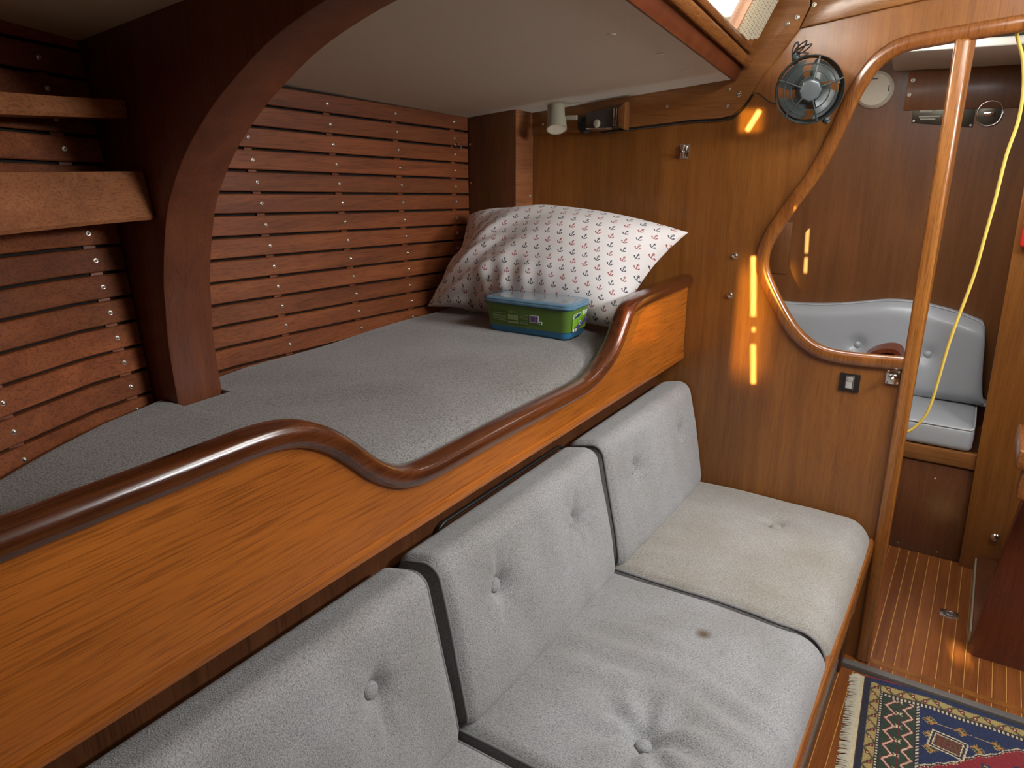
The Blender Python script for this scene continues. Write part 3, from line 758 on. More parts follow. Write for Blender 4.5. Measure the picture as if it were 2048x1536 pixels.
# nose rail, rounded
nr = []
for i in range(14):
    a = 2*math.pi*i/14; c, s = math.cos(a), math.sin(a); nr.append((.030*math.copysign(abs(c)**.6, c), .0115*math.copysign(abs(s)**.7, s)))
sweep('nose_rail', [(x, .1405, .372) for x in (-.5, .3, 1.0, 1.6, 2.098)], nr, (0, 1, 0), 'rail_x', settee)
box('front_panel', -.5, 2.097, .172, .186, .03, .345, 'dark_panel', settee, .001)
box('plinth', -.5, 2.097, .166, .19, -.0145, .032, 'grey_strip', settee, .002)
box('end_stile', 2.02, 2.097, .158, .173, -.012, .345, 'dark_panel', settee, .002)
box('back_panel', -.5, 2.097, .815, .83, .375, .842, 'dark_panel', settee)
lk = []
for (cx, cz, a0) in ((1.45, .728, 0), (1.00, .728, 90), (1.00, .56, 180), (1.45, .56, 270)):
    for i in range(6):
        a = math.radians(a0 + 18*i); lk.append((cx + .03*math.cos(a), cz + .03*math.sin(a)))
ld = prism('locker_door', lk, 'Y', .806, .8145, 'dark_panel', settee, .002)
tube('rim', [(x, .806, z) for x, z in lk], .0045, 'black', ld, 8, True)
lathe('finger_pull', [(.014, 0), (.014, .004), (.010, .006), (.010, .001)], (2.058, .157, .20), (0, -1, 0), 'black', settee, 18)
box('key', 2.052, 2.058, .148, .1525, .172, .197, 'brass', settee, .001)

# ------------------------------------------------------------------ tufted cushions
def arc(cx, cz, r, a0, a1, n):
    return [(cx + r*math.cos(math.radians(a0 + (a1-a0)*i/n)), cz + r*math.sin(math.radians(a0 + (a1-a0)*i/n))) for i in range(n+1)]
def resample(pts, step):
    P = [Vector((p[0], p[1])) for p in pts]; out = []
    for i in range(len(P)):
        a, b = P[i], P[(i+1) % len(P)]; n = max(1, int((b-a).length / step))
        for k in range(n): out.append(a + (b-a)*k/n)
    return out
def cushion(name, label, prof, x0, x1, mat, buttons, group, folds=None, step=.011, face=None, pits=(), crown=.012, cat='cushion'):
    """prof: closed (y,z) outline; buttons at (x, y, z) on the face with outward direction face"""
    pf = resample(prof, step); cy = sum(p.x for p in pf)/len(pf); cz = sum(p.y for p in pf)/len(pf); K = len(pf)
    nrm = []
    for i in range(K):
        t = pf[(i+1) % K] - pf[i-1]; nn = Vector((t.y, -t.x)).normalized()
        if nn.dot(pf[i] - Vector((cy, cz))) < 0 and False: nn = -nn
        nrm.append(nn)
    ar = sum(pf[i].x*pf[(i+1) % K].y - pf[(i+1) % K].x*pf[i].y for i in range(K))
    if ar < 0: nrm = [-q for q in nrm]
    t = thing(name, label, cat, ((x0+x1)/2, cy, min(p.y for p in pf)), group)
    nx = int((x1-x0)/step); F = Vector((0, face[0], face[1])).normalized(); rows = []
    er = .016
    for i in range(nx+1):
        x = x0 + (x1-x0)*i/nx; d = min(x-x0, x1-x); q = 2*(x-x0)/(x1-x0) - 1
        e = 0.0 if d > er else er*(1 - math.sqrt(max(0, 1-(1-d/er)**2)))
        r = []
        for k in range(K):
            nv = Vector((0, nrm[k].x, nrm[k].y)); w = max(0, nv.dot(F)) 
            p = Vector((x, pf[k].x, pf[k].y)); off = -e * .62
            off += w * crown * (1 - abs(q)**2.6)
            for (bx, by, bz, dep, rad) in list(buttons) + list(pits):
                dist = (p - Vector((bx, by, bz))).length
                off -= w * dep * (.55*math.exp(-(dist/(rad*.62))**2) + .45*math.exp(-dist/(rad*1.5)))
            if folds and w > .3: off += w * folds(p)
            off += w * .0012 * math.sin(p.x*37 + p.y*21 + p.z*17) 
            r.append(p + nv*off)
        rows.append(r)
    v = [p for r in rows for p in r]; f = []
    for i in range(nx):
        for k in range(K): f.append((i*K+k, i*K+(k+1) % K, (i+1)*K+(k+1) % K, (i+1)*K+k))
    body = pydata('cover', v, f, mat, t, 75)
    for nm, rw in (('side_panel', rows[0]), ('side_panel', rows[-1])):   # boxing panels close the ends
        sx = -1 if rw is rows[0] else 1
        c = Vector((rw[0].x + sx*.004, cy, cz)); vv = list(rw) + [Vector((p.x + sx*.004, p.y + (cy-p.y)*.10, p.z + (cz-p.z)*.10)) for p in rw] + [c]
        ff = [(k, (k+1) % K, K+(k+1) % K, K+k) for k in range(K)] + [(K+k, K+(k+1) % K, 2*K) for k in range(K)]
        pydata(nm, vv, ff, 'fabric_dark', t, 60)
        tube('piping', [Vector((p.x, p.y, p.z)) for p in rw], .0034, 'piping', t, 7, True)
    for (bx, by, bz, dep, rad) in buttons:
        # find the covered spot
        best = min((p for r in rows for p in r), key=lambda p: (p - Vector((bx, by, bz)) + F*dep*.9).length)
        c = best + F*.0105
        lathe('button', [(.0110, -.016), (.0152, .0005), (.0148, .0040), (.0118, .0068), (.0060, .0084), (.0004, .0088)], c, F, mat, t, 20, 70)
    return t
# back cushions lean outboard
ang = math.atan2(.075, .34); ca, sa = math.cos(ang), math.sin(ang)
def backprof():
    h, th, r = .339, .105, .038
    loc = [(0.032, 0)] + [(.016, .004), (.005, .014), (0, .030)] + [(-.004, .10), (-.006, .2)] + arc(r - .004, h - r, r, 180, 92, 9) + arc(th - .03, h - .03, .03, 90, 0, 4) + [(th, .02), (th - .02, 0)]
    return [(.630 + a*ca + b*sa, .452 + b*ca - a*sa) for a, b in loc]
BF = (-ca, sa)
BXS = (.36, .658, 1.0, 1.30, 1.638, 1.958)
def back_folds(p):
    o_ = .0010*math.sin(p.x*60 + p.z*9)
    for bx in BXS:
        dx, dz = p.x - bx, p.z - .66; d = math.hypot(dx, dz)
        # upright pulls above and below each button
        o_ -= .0060*math.exp(-(dx/.011)**2)*math.exp(-((abs(dz) - .035)/.035)**2)
        o_ += .0028*math.cos(9*math.atan2(dz, dx) + bx*7)*math.exp(-((d - .045)/.022)**2)
    return o_
def backc(x0, x1, bxs, label):
    bt = [(bx, .630 + .212*sa - .006, .452 + .212*ca, .043, .034) for bx in bxs]
    return cushion('back_cushion', label, backprof(), x0, x1, 'fabric_back', bt, 'settee back cushions', back_folds, face=BF)
backc(1.486, 2.088, (1.638, 1.958), 'grey buttoned back cushion in the corner against the bulkhead')
backc(.848, 1.456, (1.0, 1.30), 'grey buttoned back cushion between the other two back cushions')
backc(.19, .816, (.36, .658), 'grey buttoned back cushion nearest the viewer, cut by the frame edge')
# seat cushions fall over the front edge
def seatprof():
    return [(.742, .378), (.742, .452), (.70, .456), (.60, .459), (.50, .461), (.40, .462), (.30, .460), (.25, .457)] + arc(.214, .382, .075, 85, 170, 12) + [(.137, .384), (.150, .378)]
def seat_folds_mid(p):
    g_ = 0.0
    # pull lines running to the sunk button at (1.0,.37)
    d = math.hypot(p.x - 1.0, p.y - .365)
    th = math.atan2(p.y - .365, p.x - 1.0)
    g_ += .0075 * math.cos(th*7 + .6) * math.exp(-((d-.065)/.05)**2)
    g_ += .0050 * math.sin((p.x*1.0 + .10*p.y)*78) * math.exp(-((p.x-1.16)/.14)**2 - ((p.y-.50)/.12)**2)
    g_ += .0042 * math.sin((p.x - .25*p.y)*92 + 1) * math.exp(-((p.x-1.12)/.13)**2 - ((p.y-.24)/.09)**2)
    return g_
def seat_folds_far(p): return .0012*math.sin((p.x+.2*p.y)*60)*math.exp(-((p.x-1.62)/.12)**2)
cushion('seat_cushion', 'worn grey seat cushion in the corner beside the bulkhead', seatprof(), 1.484, 2.090, 'fabric_far', [(1.93, .372, .470, .044, .036)], 'settee seat cushions', seat_folds_far, face=(0, 1), pits=[(1.678, .377, .47, .006, .02)])
cushion('seat_cushion', 'wrinkled grey seat cushion with a small brown stain', seatprof(), .842, 1.462, 'fabric_seat', [(.998, .365, .470, .052, .042)], 'settee seat cushions', seat_folds_mid, face=(0, 1), pits=[(1.32, .372, .47, .006, .02)])
cushion('seat_cushion', 'grey seat cushion of which only a corner shows at the bottom edge', seatprof(), .19, .818, 'fabric_seat', [(.36, .365, .47, .038, .034), (.66, .365, .47, .038, .034)], 'settee seat cushions', None, face=(0, 1))

# ------------------------------------------------------------------ shelves in the aft bay
def shelf_y(x): return float(np.interp(x, HX, HY)) - .095 - .018*(x-.45)
def shelf_thing(label, zt, h, lean, zslope, inset=0.0):
    t = thing('wall_shelf', label, 'shelf', (.4, 1.12, zt - h), 'shelves on the hull side')
    xs = [-.1, .1, .2, .3, .43, .54, .64, .767]; rows = []
    for x in xs:
        y = shelf_y(x) + inset; z = zt + zslope*(x - .77)
        rows.append([(x, y + lean, z), (x, y + lean + .016, z), (x, y + .016, z - h), (x, y + .003, z - h), (x, y, z - h + .006), (x, y + lean - .001, z - .004)])
    v = [p for r in rows for p in r]; K = 6; f = []
    for i in range(len(rows)-1):
        for j in range(K): f.append((i*K+j, i*K+(j+1) % K, (i+1)*K+(j+1) % K, (i+1)*K+j))
    f += [tuple(range(K)), tuple(range((len(rows)-1)*K, len(rows)*K))]
    pydata('fiddle_board', v, f, 'shelf', t, 30)
    rows = []
    for x in xs:
        y = shelf_y(x) + inset + .016; z = zt - h + .012 + zslope*(x - .77)
        rows.append([(x, y, z), (x, hull(x, z) - .002, z), (x, hull(x, z) - .002, z - .012), (x, y, z - .012)])
    v = [p for r in rows for p in r]; K = 4; f = []
    for i in range(len(rows)-1):
        for j in range(K): f.append((i*K+j, i*K+(j+1) % K, (i+1)*K+(j+1) % K, (i+1)*K+j))
    f += [tuple(range(K)), tuple(range((len(rows)-1)*K, len(rows)*K))]
    pydata('shelf_board', v, f, 'shelf', t, 30)
shelf_thing('deep wooden shelf front below the narrow one, left of the rib', 1.418, .083, .015, -.02)
shelf_thing('narrow wooden shelf front above the deep one, near the deckhead', 1.537, .030, .004, .02, .035)

# ------------------------------------------------------------------ fan on the bulkhead
def fan():
    c = Vector((2.010, .432, 1.597)); ax = Vector((-.93, -.30, -.12)).normalized()
    t = thing('cabin_fan', 'round dark grey cabin fan with wire guard on the bulkhead', 'fan', (2.06, .432, 1.53))
    u = ax.cross(Vector((0, 0, 1))).normalized(); w = u.cross(ax).normalized()
    def pt(r, a, h=0): return c + (u*math.cos(a) + w*math.sin(a))*r + ax*h
    # shroud: short tapered drum open at both ends
    n = 48; v, f = [], []
    pr = [(.078, .016), (.080, .010), (.079, -.014), (.074, -.026), (.071, -.026), (.075, -.012), (.0755, .010)]
    for r, h in pr:
        for k in range(n): v.append(pt(r, 2*math.pi*k/n, h))
    K = len(pr)
    for i in range(K):
        for k in range(n): f.append((i*n+k, i*n+(k+1) % n, ((i+1) % K)*n+(k+1) % n, ((i+1) % K)*n+k))
    pydata('shroud', v, f, 'fan_plastic', t, 40)
    for R in (.060, .045): 
        tube('guard_ring', [pt(R, 2*math.pi*k/40, .020) for k in range(40)], .0016, 'fan_plastic', t, 6, True)
    for a in (18, 100, 160, 250, 310):
        A = math.radians(a); tube('guard_spoke', [pt(.022, A, .024), pt(.05, A, .021), pt(.077, A, .014)], .0022, 'fan_plastic', t, 6)
    lathe('hub_cap', [(.027, .014), (.027, .022), (.024, .027), (.020, .0285), (.0002, .029)], c, ax, 'fan_hub', t, 8, 25)
    lathe('motor', [(.028, -.040), (.030, -.034), (.030, .006), (.024, .012)], c, ax, 'fan_plastic', t, 28)
    for k in range(4):
        a0 = k*math.pi/2 + .5; v, f = [], []; nr_, na = 6, 6
        for i in range(nr_+1):
            for j in range(na+1):
                r = .024 + .046*i/nr_; a = a0 + (j/na - .5)*(1.0 + .25*i/nr_) + .25*(i/nr_)**2; h = (j/na - .5)*.020 - .006
                v.append(pt(r, a, h))
        top = len(v); v += [q + ax*.0016 for q in v]
        for i in range(nr_):
            for j in range(na):
                q = i*(na+1)+j; f.append((q, q+1, q+na+2, q+na+1)); f.append((top+q, top+q+na+1, top+q+na+2, top+q+1))
        for i in range(nr_): f.append((i*(na+1), (i+1)*(na+1), top+(i+1)*(na+1), top+i*(na+1))); f.append((i*(na+1)+na, (i+1)*(na+1)+na, top+(i+1)*(na+1)+na, top+i*(na+1)+na))
        for j in range(na): f.append((nr_*(na+1)+j, nr_*(na+1)+j+1, top+nr_*(na+1)+j+1, top+nr_*(na+1)+j))
        pydata('blade', v, f, 'fan_blade', t, 40)
    # yoke and clamps
    tube('yoke', smooth_path([pt(.082, math.radians(62), -.004), pt(.075, math.radians(60), -.04), pt(.0, 0, -.058), pt(.075, math.radians(235), -.04), pt(.082, math.radians(235), -.004)], 6), .006, 'fan_plastic', t, 8)
    lathe('wall_foot', [(.030, 0), (.030, .006), (.012, .014), (.010, .045)], (XB - .001, .425, 1.588), (-1, 0, 0), 'fan_plastic', t, 22)
    for a in (62, 235):
        p = pt(.080, math.radians(a), -.002); d = (p - c).normalized()
        lathe('clamp_knob', [(.010, 0), (.011, .006), (.008, .010), (.008, .014)], p, d, 'fan_plastic', t, 10)
    # coil of spare wire tied on top
    k0 = pt(.092, math.radians(58), -.004)
    for (dy, dz, dx, ln) in ((-.010, .030, 0, 1), (-.032, .030, -.006, 1), (-.045, .022, -.010, 1), (-.05, .002, -.012, .8)):
        e = k0 + Vector((dx, dy*ln, dz*ln)); s = Vector((0, .004, .004))
        tube('tied_wire', smooth_path([k0, (k0+e)/2 + s, e, (k0+e)/2 - s*.8 + Vector((0, -.003, 0)), k0 + Vector((.001, -.002, 0))], 6), .0016, 'black_wire', t, 6)
    return t
fan()
o = tube('fan_cable', smooth_path([(XB - .016, .590, 1.6), (XB - .013, .575, 1.598), (XB - .008, .548, 1.578), (XB - .006, .525, 1.570), (XB - .012, .505, 1.558)], 6), .0016, 'black_wire'); tag(o, 'thin black cable running from the board edge to the fan', 'cable')
o = tube('lamp_cable', smooth_path([(XB - .0035, .592, 1.598), (XB - .0035, .610, 1.571), (XB - .0035, .639, 1.543), (XB - .0035, .676, 1.535), (XB - .0035, .76, 1.532), (XB - .0035, .88, 1.521), (XB - .0035, 1.04, 1.507)], 6), .0026, 'black_wire'); tag(o, 'thin black cable tucked along the lower edge of the deck board', 'cable')

# ------------------------------------------------------------------ lamps and fittings on the bulkhead
t = thing('reading_lamp', 'small cream cylindrical reading lamp pointing down in the berth corner', 'lamp', (2.05, 1.15, 1.53))
c = Vector((2.030, 1.160, 1.583)); ax = Vector((-.42, -.30, -1)).normalized()
lathe('lamp_head', [(.012, -.012), (.0245, -.008), (.026, 0), (.026, .038), (.029, .043), (.0305, .076), (.0285, .076), (.0275, .048), (.002, .043)], c, ax, 'lamp_cream', t, 28)
lathe('lamp_lining', [(.0275, .0745), (.0260, .048), (.001, .046)], c, ax, 'lamp_inner', t, 24)
lathe('lamp_base', [(.026, 0), (.026, .006), (.018, .012)], (XB - .011, 1.088, 1.530), (-1, 0, 0), 'black', t, 24)
box('lamp_arm', 2.036, 2.043, 1.092, 1.146, 1.543, 1.556, 'lamp_cream', t, .001)
tube('lamp_pivot', [(2.082, 1.096, 1.538), (2.050, 1.096, 1.548), (2.038, 1.098, 1.549)], .004, 'black', t)
t = thing('wall_lamp', 'flat rectangular smoky lamp with bright chrome end beside the reading lamp', 'lamp', (2.08, 1.02, 1.53))
v = []
for (x, s) in ((XB - .011, 1.0), (XB - .040, .80)):
    for (y, z) in ((.948, 1.518), (1.085, 1.513), (1.085, 1.566), (.948, 1.588)):
        v.append((x, 1.015 + (y - 1.015)*s, 1.545 + (z - 1.545)*s))
o = pydata('lens', v, [(0, 1, 2, 3), (4, 5, 6, 7), (0, 1, 5, 4), (1, 2, 6, 5), (2, 3, 7, 6), (3, 0, 4, 7)], 'glass_dark', t, 0)
prism('end_plate', [(.944, 1.513), (.962, 1.524), (.966, 1.572), (.944, 1.590)], 'X', XB - .046, XB - .011, 'bulk_y', t, .001)
for y in (.968, .976): box('chrome_bar', XB - .048, XB - .036, y, y + .004, 1.524, 1.572, 'chrome', t, .001)
box('lower_edge', XB - .044, XB - .030, .985, 1.070, 1.515, 1.520, 'chrome', t, .001)
lathe('bulb', [(.010, 0), (.012, .004), (.008, .010), (.001, .012)], (XB - .040, 1.035, 1.532), (-1, 0, 0), 'lamp_cream', t, 18)
t = thing('barrel_bolt', 'small chrome bolt fitting on the dark bulkhead above the pillow', 'latch', (XB, .772, 1.44))
box('plate', XB - .003, XB - .0005, .760, .786, 1.434, 1.472, 'chrome', t, .001)
tube('bolt', [(XB - .008, .776, 1.437), (XB - .008, .776, 1.470)], .0055, 'chrome', t, 12)
box('guide', XB - .012, XB - .003, .764, .770, 1.438, 1.468, 'chrome', t, .001)
lathe('bolt_knob', [(.003, 0), (.003, .006), (.005, .008), (.004, .012)], (XB - .013, .776, 1.452), (-1, 0, 0), 'chrome', t, 12)
for (y, z, lab) in ((.602, 1.168, 'upper of two round chrome bolt heads on the bulkhead'), (.606, 1.054, 'lower of two round chrome bolt heads on the bulkhead')):
    t = thing('bolt_head', lab, 'bolt', (XB, y, z), 'round bolt heads')
    lathe('washer', [(.0095, 0), (.0095, .0015), (.0085, .002)], (XB, y, z), (-1, 0, 0), 'screw', t, 20)
    lathe('head', [(.0075, .001), (.0075, .005), (.006, .0075), (.0035, .008), (.003, .0062), (.0001, .0062)], (XB, y, z), (-1, 0, 0), 'chrome', t, 20)
t = thing('rocker_switch', 'black rocker switch plate on the teak bulkhead', 'switch', (XB, .256, .85))
box('plate', XB - .005, XB - .0005, .2305, .2815, .823, .873, 'black', t, .001)
box('bezel', XB - .008, XB - .004, .2445, .2675, .829, .868, 'grey_mark', t, .0015)
prism('rocker', [(XB - .0075, .833), (XB - .013, .834), (XB - .008, .850), (XB - .0115, .864), (XB - .0075, .864)], 'Y', .2475, .2645, plain('grey_rocker', (.40, .39, .37), .35), t, .001)
t = thing('door_catch', 'small chrome door catch on the pillar under the window sill', 'latch', (XB - .03, .150, .88))
box('plate', XB - .008, XB - .0005, .136, .170, .862, .902, 'chrome', t, .002)
box('tongue', XB - .020, XB - .008, .143, .163, .874, .890, 'chrome', t, .003)
lathe('pin', [(.004, 0), (.004, .010), (.006, .011), (.005, .016)], (XB - .020, .152, .883), (-1, 0, -.2), 'screw', t, 14)
for (y, z) in ((.1405, .8975), (.1655, .8975), (.1405, .8665), (.1655, .8665)): screw((XB - .008, y, z), (-1, 0, 0), t, .6)
# cup hook on the slats
t = thing('cup_hook', 'tiny chrome cup hook on the top slats in the berth corner', 'hook', (1.925, 1.455, 1.473))
lathe('base', [(.007, 0), (.007, .002), (.004, .003)], (1.925, 1.4610, 1.473), (0, -1, 0), 'chrome', t, 16)
tube('hook', smooth_path([(1.925, 1.459, 1.473), (1.925, 1.447, 1.472), (1.925, 1.440, 1.466), (1.926, 1.444, 1.459), (1.926, 1.451, 1.461)], 5), .0018, 'chrome', t, 8)

# ------------------------------------------------------------------ window curtain of punched cloth
def curtain_mat():
    m, g, b = new_mat('punched_curtain')
    tc = g.n('ShaderNodeTexCoord'); sep = g.n('ShaderNodeSeparateXYZ'); g.put(sep.inputs[0], tc.outputs['Object'])
    u = Ex(g, sep.outputs[0]) * 150.0; v = Ex(g, sep.outputs[2]) * 150.0 + (u.floor().mod(2.0)) * .5
    cu = u.fract() - .5; cv = v.fract() - .5; d = (cu*cu + cv*cv).sqrt()
    g.put(b.inputs['Base Color'], g.mix(d.lt(.22), (0.62, 0.55, 0.40), (0.16, 0.13, 0.08)))
    b.inputs['Roughness'].default_value = .9
    tr = g.n('ShaderNodeBsdfTranslucent'); tr.inputs['Color'].default_value = (.55, .42, .20, 1)
    mx = g.n('ShaderNodeMixShader'); mx.inputs[0].default_value = .30
    out = [n for n in g.nt.nodes if n.type == 'OUTPUT_MATERIAL'][0]
    g.put(mx.inputs[1], b.outputs[0]); g.put(mx.inputs[2], tr.outputs[0]); g.put(out.inputs[0], mx.outputs[0])
    return m
cv_, cf = [], []; nrm = Vector((0, -1, -.50)).normalized(); nx, ns = 60, 10
for layer in (0, .0012):
    for i in range(nx+1):
        x = 1.875 + .195*i/nx
        for j in range(ns+1):
            s = .067 + .21*j/ns; lim = 0.02*max(0, (x-1.98)/.085)
            p = Vector(trunk(x, s + lim)) + nrm*(.014 + layer + .006*math.sin(i*.62)*(.5+.5*j/ns)); cv_.append(p)
K = (nx+1)*(ns+1)
for i in range(nx):
    for j in range(ns):
        q = i*(ns+1)+j; cf.append((q, q+1, q+ns+2, q+ns+1)); cf.append((K+q, K+q+ns+1, K+q+ns+2, K+q+1))
o = pydata('curtain', cv_, cf, curtain_mat(), None, 60, recalc=False); tag(o, 'beige punched cloth curtain bunched at the bright trunk window', 'curtain')

# ------------------------------------------------------------------ forward cabin
struct(box('wall_far', 3.25, 3.28, -1.3, 1.2, -.05, 1.95, 'far_wood'), 'brown bulkhead at the far end of the forward cabin')
struct(box('wall_forward_port', 2.13, 3.25, .98, 1.01, -.05, 1.95, 'far_wood'), 'brown side wall of the forward cabin')
struct(box('ceiling_forward', 2.13, 3.25, -1.3, 1.0, 1.80, 1.83, 'white'), 'white lining over the forward cabin')
cp = prism('trim_8', [(2.645, .345), (2.66, .33), (2.66, -1.2), (3.248, -1.2), (3.248, .40), (3.20, .40)], 'Z', 1.740, 1.765, 'cream', None, .006, 3); struct(cp, 'cream padded lining panel over the forward seat')
box('locker_panel', 3.243, 3.2495, .702, .80, .953, 1.17, 'far_wood', bpy.data.objects['wall_far'], .002)
pn = box('corner_board', 3.242, 3.2495, -.3, .35, 1.60, 1.735, 'far_wood', bpy.data.objects['wall_far'], .002)
screw((3.242, .333, 1.705), (-1, 0, 0), bpy.data.objects['wall_far'], 1.6); screw((3.242, .338, 1.655), (-1, 0, 0), bpy.data.objects['wall_far'], 1.4)
t = thing('smoke_alarm', 'round ivory smoke alarm high on the far bulkhead', 'alarm', (3.25, .459, 1.61))
lathe('alarm_base', [(.067, 0), (.067, .010), (.064, .014)], (3.2495, .459, 1.677), (-1, 0, 0), 'alarm', t, 36)
lathe('alarm_cover', [(.062, .012), (.062, .026), (.056, .034), (.030, .037), (.0005, .037)], (3.2495, .459, 1.677), (-1, 0, 0), 'alarm', t, 36)
box('slot', 3.2118, 3.2135, .405, .409, 1.668, 1.690, 'grey_mark', t); box('slot', 3.2118, 3.2135, .448, .468, 1.712, 1.716, 'grey_mark', t)
t = thing('builder_plate', 'tarnished rectangular metal plate on the far bulkhead behind the pillar', 'plate', (3.25, .2, 1.57))
prism('plate', [(.317, 1.628), (.317, 1.556), (.117, 1.536), (.117, 1.616)], 'X', 3.2462, 3.2495, 'plate', t, .001)
for (y, z) in ((.310, 1.621), (.310, 1.563), (.124, 1.609), (.124, 1.544)): screw((3.2462, y, z), (-1, 0, 0), t, .9)
for i, (y0, y1, z0_, z1_) in enumerate(((.255, .295, 1.592, 1.610), (.215, .24, 1.595, 1.612), (.225, .295, 1.575, 1.580), (.24, .29, 1.566, 1.571))): box('engraved_mark', 3.2453, 3.2465, y0, y1, z0_, z1_, 'lamp_cream', t)
t = thing('ring_latch', 'oval chrome ring latch on the far bulkhead right of the pillar', 'latch', (3.25, .072, 1.55))
ov = [(.072 + .038*math.cos(a)*(1 if True else 1), 1.583 + .042*math.copysign(abs(math.sin(a))**.8, math.sin(a))) for a in [2*math.pi*i/28 for i in range(28)]]
prism('plate', ov, 'X', 3.2450, 3.2495, 'plate', t, .001)
tube('rim', [(3.2445, y, z) for y, z in ov], .0030, 'chrome', t, 8, True)
box('handle', 3.238, 3.245, .055, .090, 1.572, 1.592, 'chrome', t, .003)

# vinyl seat in the forward cabin
t = thing('forward_seat', 'wooden seat base with plain front under the grey vinyl cushions', 'seat', (3.0, .3, 0))
box('front_panel', 2.884, 2.90, -.145, .97, .0, .375, 'dark_panel', t, .001)
box('top_rail', 2.872, 2.90, -.105, .97, .374, .432, 'bulk_y', t, .004)
box('seat_board', 2.90, 3.24, -.14, .97, .40, .43, 'dark_panel', t)
for (y, z) in ((.10, .02), (-.03, .02), (.02, .31)): screw((2.884, y, z), (-1, 0, 0), t, .7)
def vinyl_seat():
    y0, y1 = -.072, .95; t = thing('vinyl_seat_cushion', 'grey vinyl seat cushion on the wooden forward seat', 'cushion', (3.0, .4, .433))
    bm = box_bm(2.872, 3.235, y0, y1, .434, .522, .020, 4); bmesh.ops.subdivide_edges(bm, edges=bm.edges[:], cuts=2, use_grid_fill=True)
    for v in bm.verts:
        if v.co.z > .515: v.co.z += .010*(1 - ((v.co.y - .44)/.51)**2)
    from_bm('cover', bm, 'vinyl', t, 50)
    tube('piping', smooth_path([(3.22, y0 + .006, .518), (2.93, y0 + .004, .519), (2.885, y0 + .014, .518), (2.875, y0 + .045, .518), (2.874, .3, .520), (2.874, y1 - .03, .518)], 6), .0032, 'vinyl_pipe', t, 7)
vinyl_seat()
def vinyl_back():
    prof = [(-.106, .535), (-.100, .545), (-.066, .80), (-.055, .825), (-.03, .842), (.05, .868), (.13, .884), (.20, .893), (.30, .890), (.42, .866), (.55, .846), (.70, .838), (.95, .836)]
    pp = smooth_path([(0, y, z) for y, z in prof], 5)
    t = thing('vinyl_back_cushion', 'grey buttoned vinyl backrest with a wavy top edge', 'cushion', (3.15, .4, .525))
    outl = [(p.y, p.z) for p in pp] + [(.95, .535), (.02, .530), (-.09, .528)]
    bts = [(.126, .700), (.379, .703), (.63, .70)]
    # front surface as a grid between the bottom line and the top curve
    ny, nz = 90, 26; rows = []
    for i in range(ny+1):
        y = -.100 + 1.05*i/ny; zt = float(np.interp(y, [p.y for p in pp], [p.z for p in pp])); r = []
        for j in range(nz+1):
            q = j/nz; z = .53 + (zt - .53)*q; yy = y + (.030*q + .022*max(0, 1 - q/.14)**2 + .014*max(0, (q - .9)/.1)**2)*max(0, 1 - i/6)
            e = min(q, 1-q)*2; ed = min(1, min(e*3.0, (i/ny)*16 + .02)); bul = .030*(1 - (1-ed)**2)
            d = bul
            for (by, bz) in bts: d -= .020*math.exp(-(math.hypot(yy-by, z-bz)/.030)**2) + .008*math.exp(-math.hypot(yy-by, z-bz)/.07)
            lean = .035*(z-.53)/.35
            r.append((3.165 + lean - d, yy, z))
        rows.append(r)
    back_ = [[(3.245, p[1], p[2]) for p in r] for r in rows]
    v = [p for r in rows for p in r] + [p for r in back_ for p in r]; n = nz+1; N = (ny+1)*n; f = []
    for i in range(ny):
        for j in range(nz):
            q = i*n+j; f.append((q, q+1, q+n+1, q+n)); f.append((N+q, N+q+n, N+q+n+1, N+q+1))
    for i in range(ny): f.append((i*n, (i+1)*n, N+(i+1)*n, N+i*n)); f.append((i*n+nz, (i+1)*n+nz, N+(i+1)*n+nz, N+i*n+nz))
    for j in range(nz): f.append((j, j+1, N+j+1, N+j)); f.append((ny*n+j, ny*n+j+1, N+ny*n+j+1, N+ny*n+j))
    pydata('cover', v, f, 'vinyl', t, 50)
    tube('piping', [Vector(rows[0][j]) + Vector((-.002, 0, 0)) for j in range(n)] + [Vector(rows[i][nz]) + Vector((-.002, 0, 0)) for i in range(1, ny+1)], .0034, 'vinyl_pipe', t, 7)
    for (by, bz) in bts:
        lathe('button', [(.0135, -.004), (.0145, .002), (.011, .007), (.0005, .010)], (3.165 + .035*(bz-.53)/.35 - .030 + .024, by, bz), (-1, 0, .1), 'vinyl', t, 18, 70)
vinyl_back()
# curved brown rail in front of the vinyl backrest
ap = smooth_path([(2.66, .285, .780), (2.675, .262, .800), (2.69, .235, .812), (2.70, .210, .816), (2.705, .192, .808), (2.705, .186, .785)], 6)
o = sweep('curved_rail', [(2.70, p.y, p.z) for p in ap] + [(2.70, .186, .72)], [(.004, -.05), (.004, .05), (-.010, .05), (-.010, -.05)], (1, 0, 0), 'redwood')
prism('bracket', [(.186, .70), (.30, .70), (.30, .775), (.262, .797), (.235, .809), (.21, .812), (.190, .803)], 'X', 2.665, 2.735, 'redwood', o, .004)
box('post', 2.68, 2.72, .215, .255, .0, .702, 'redwood', o, .004)
tag(o, 'small curved brown wooden rail showing above the window sill', 'rail')

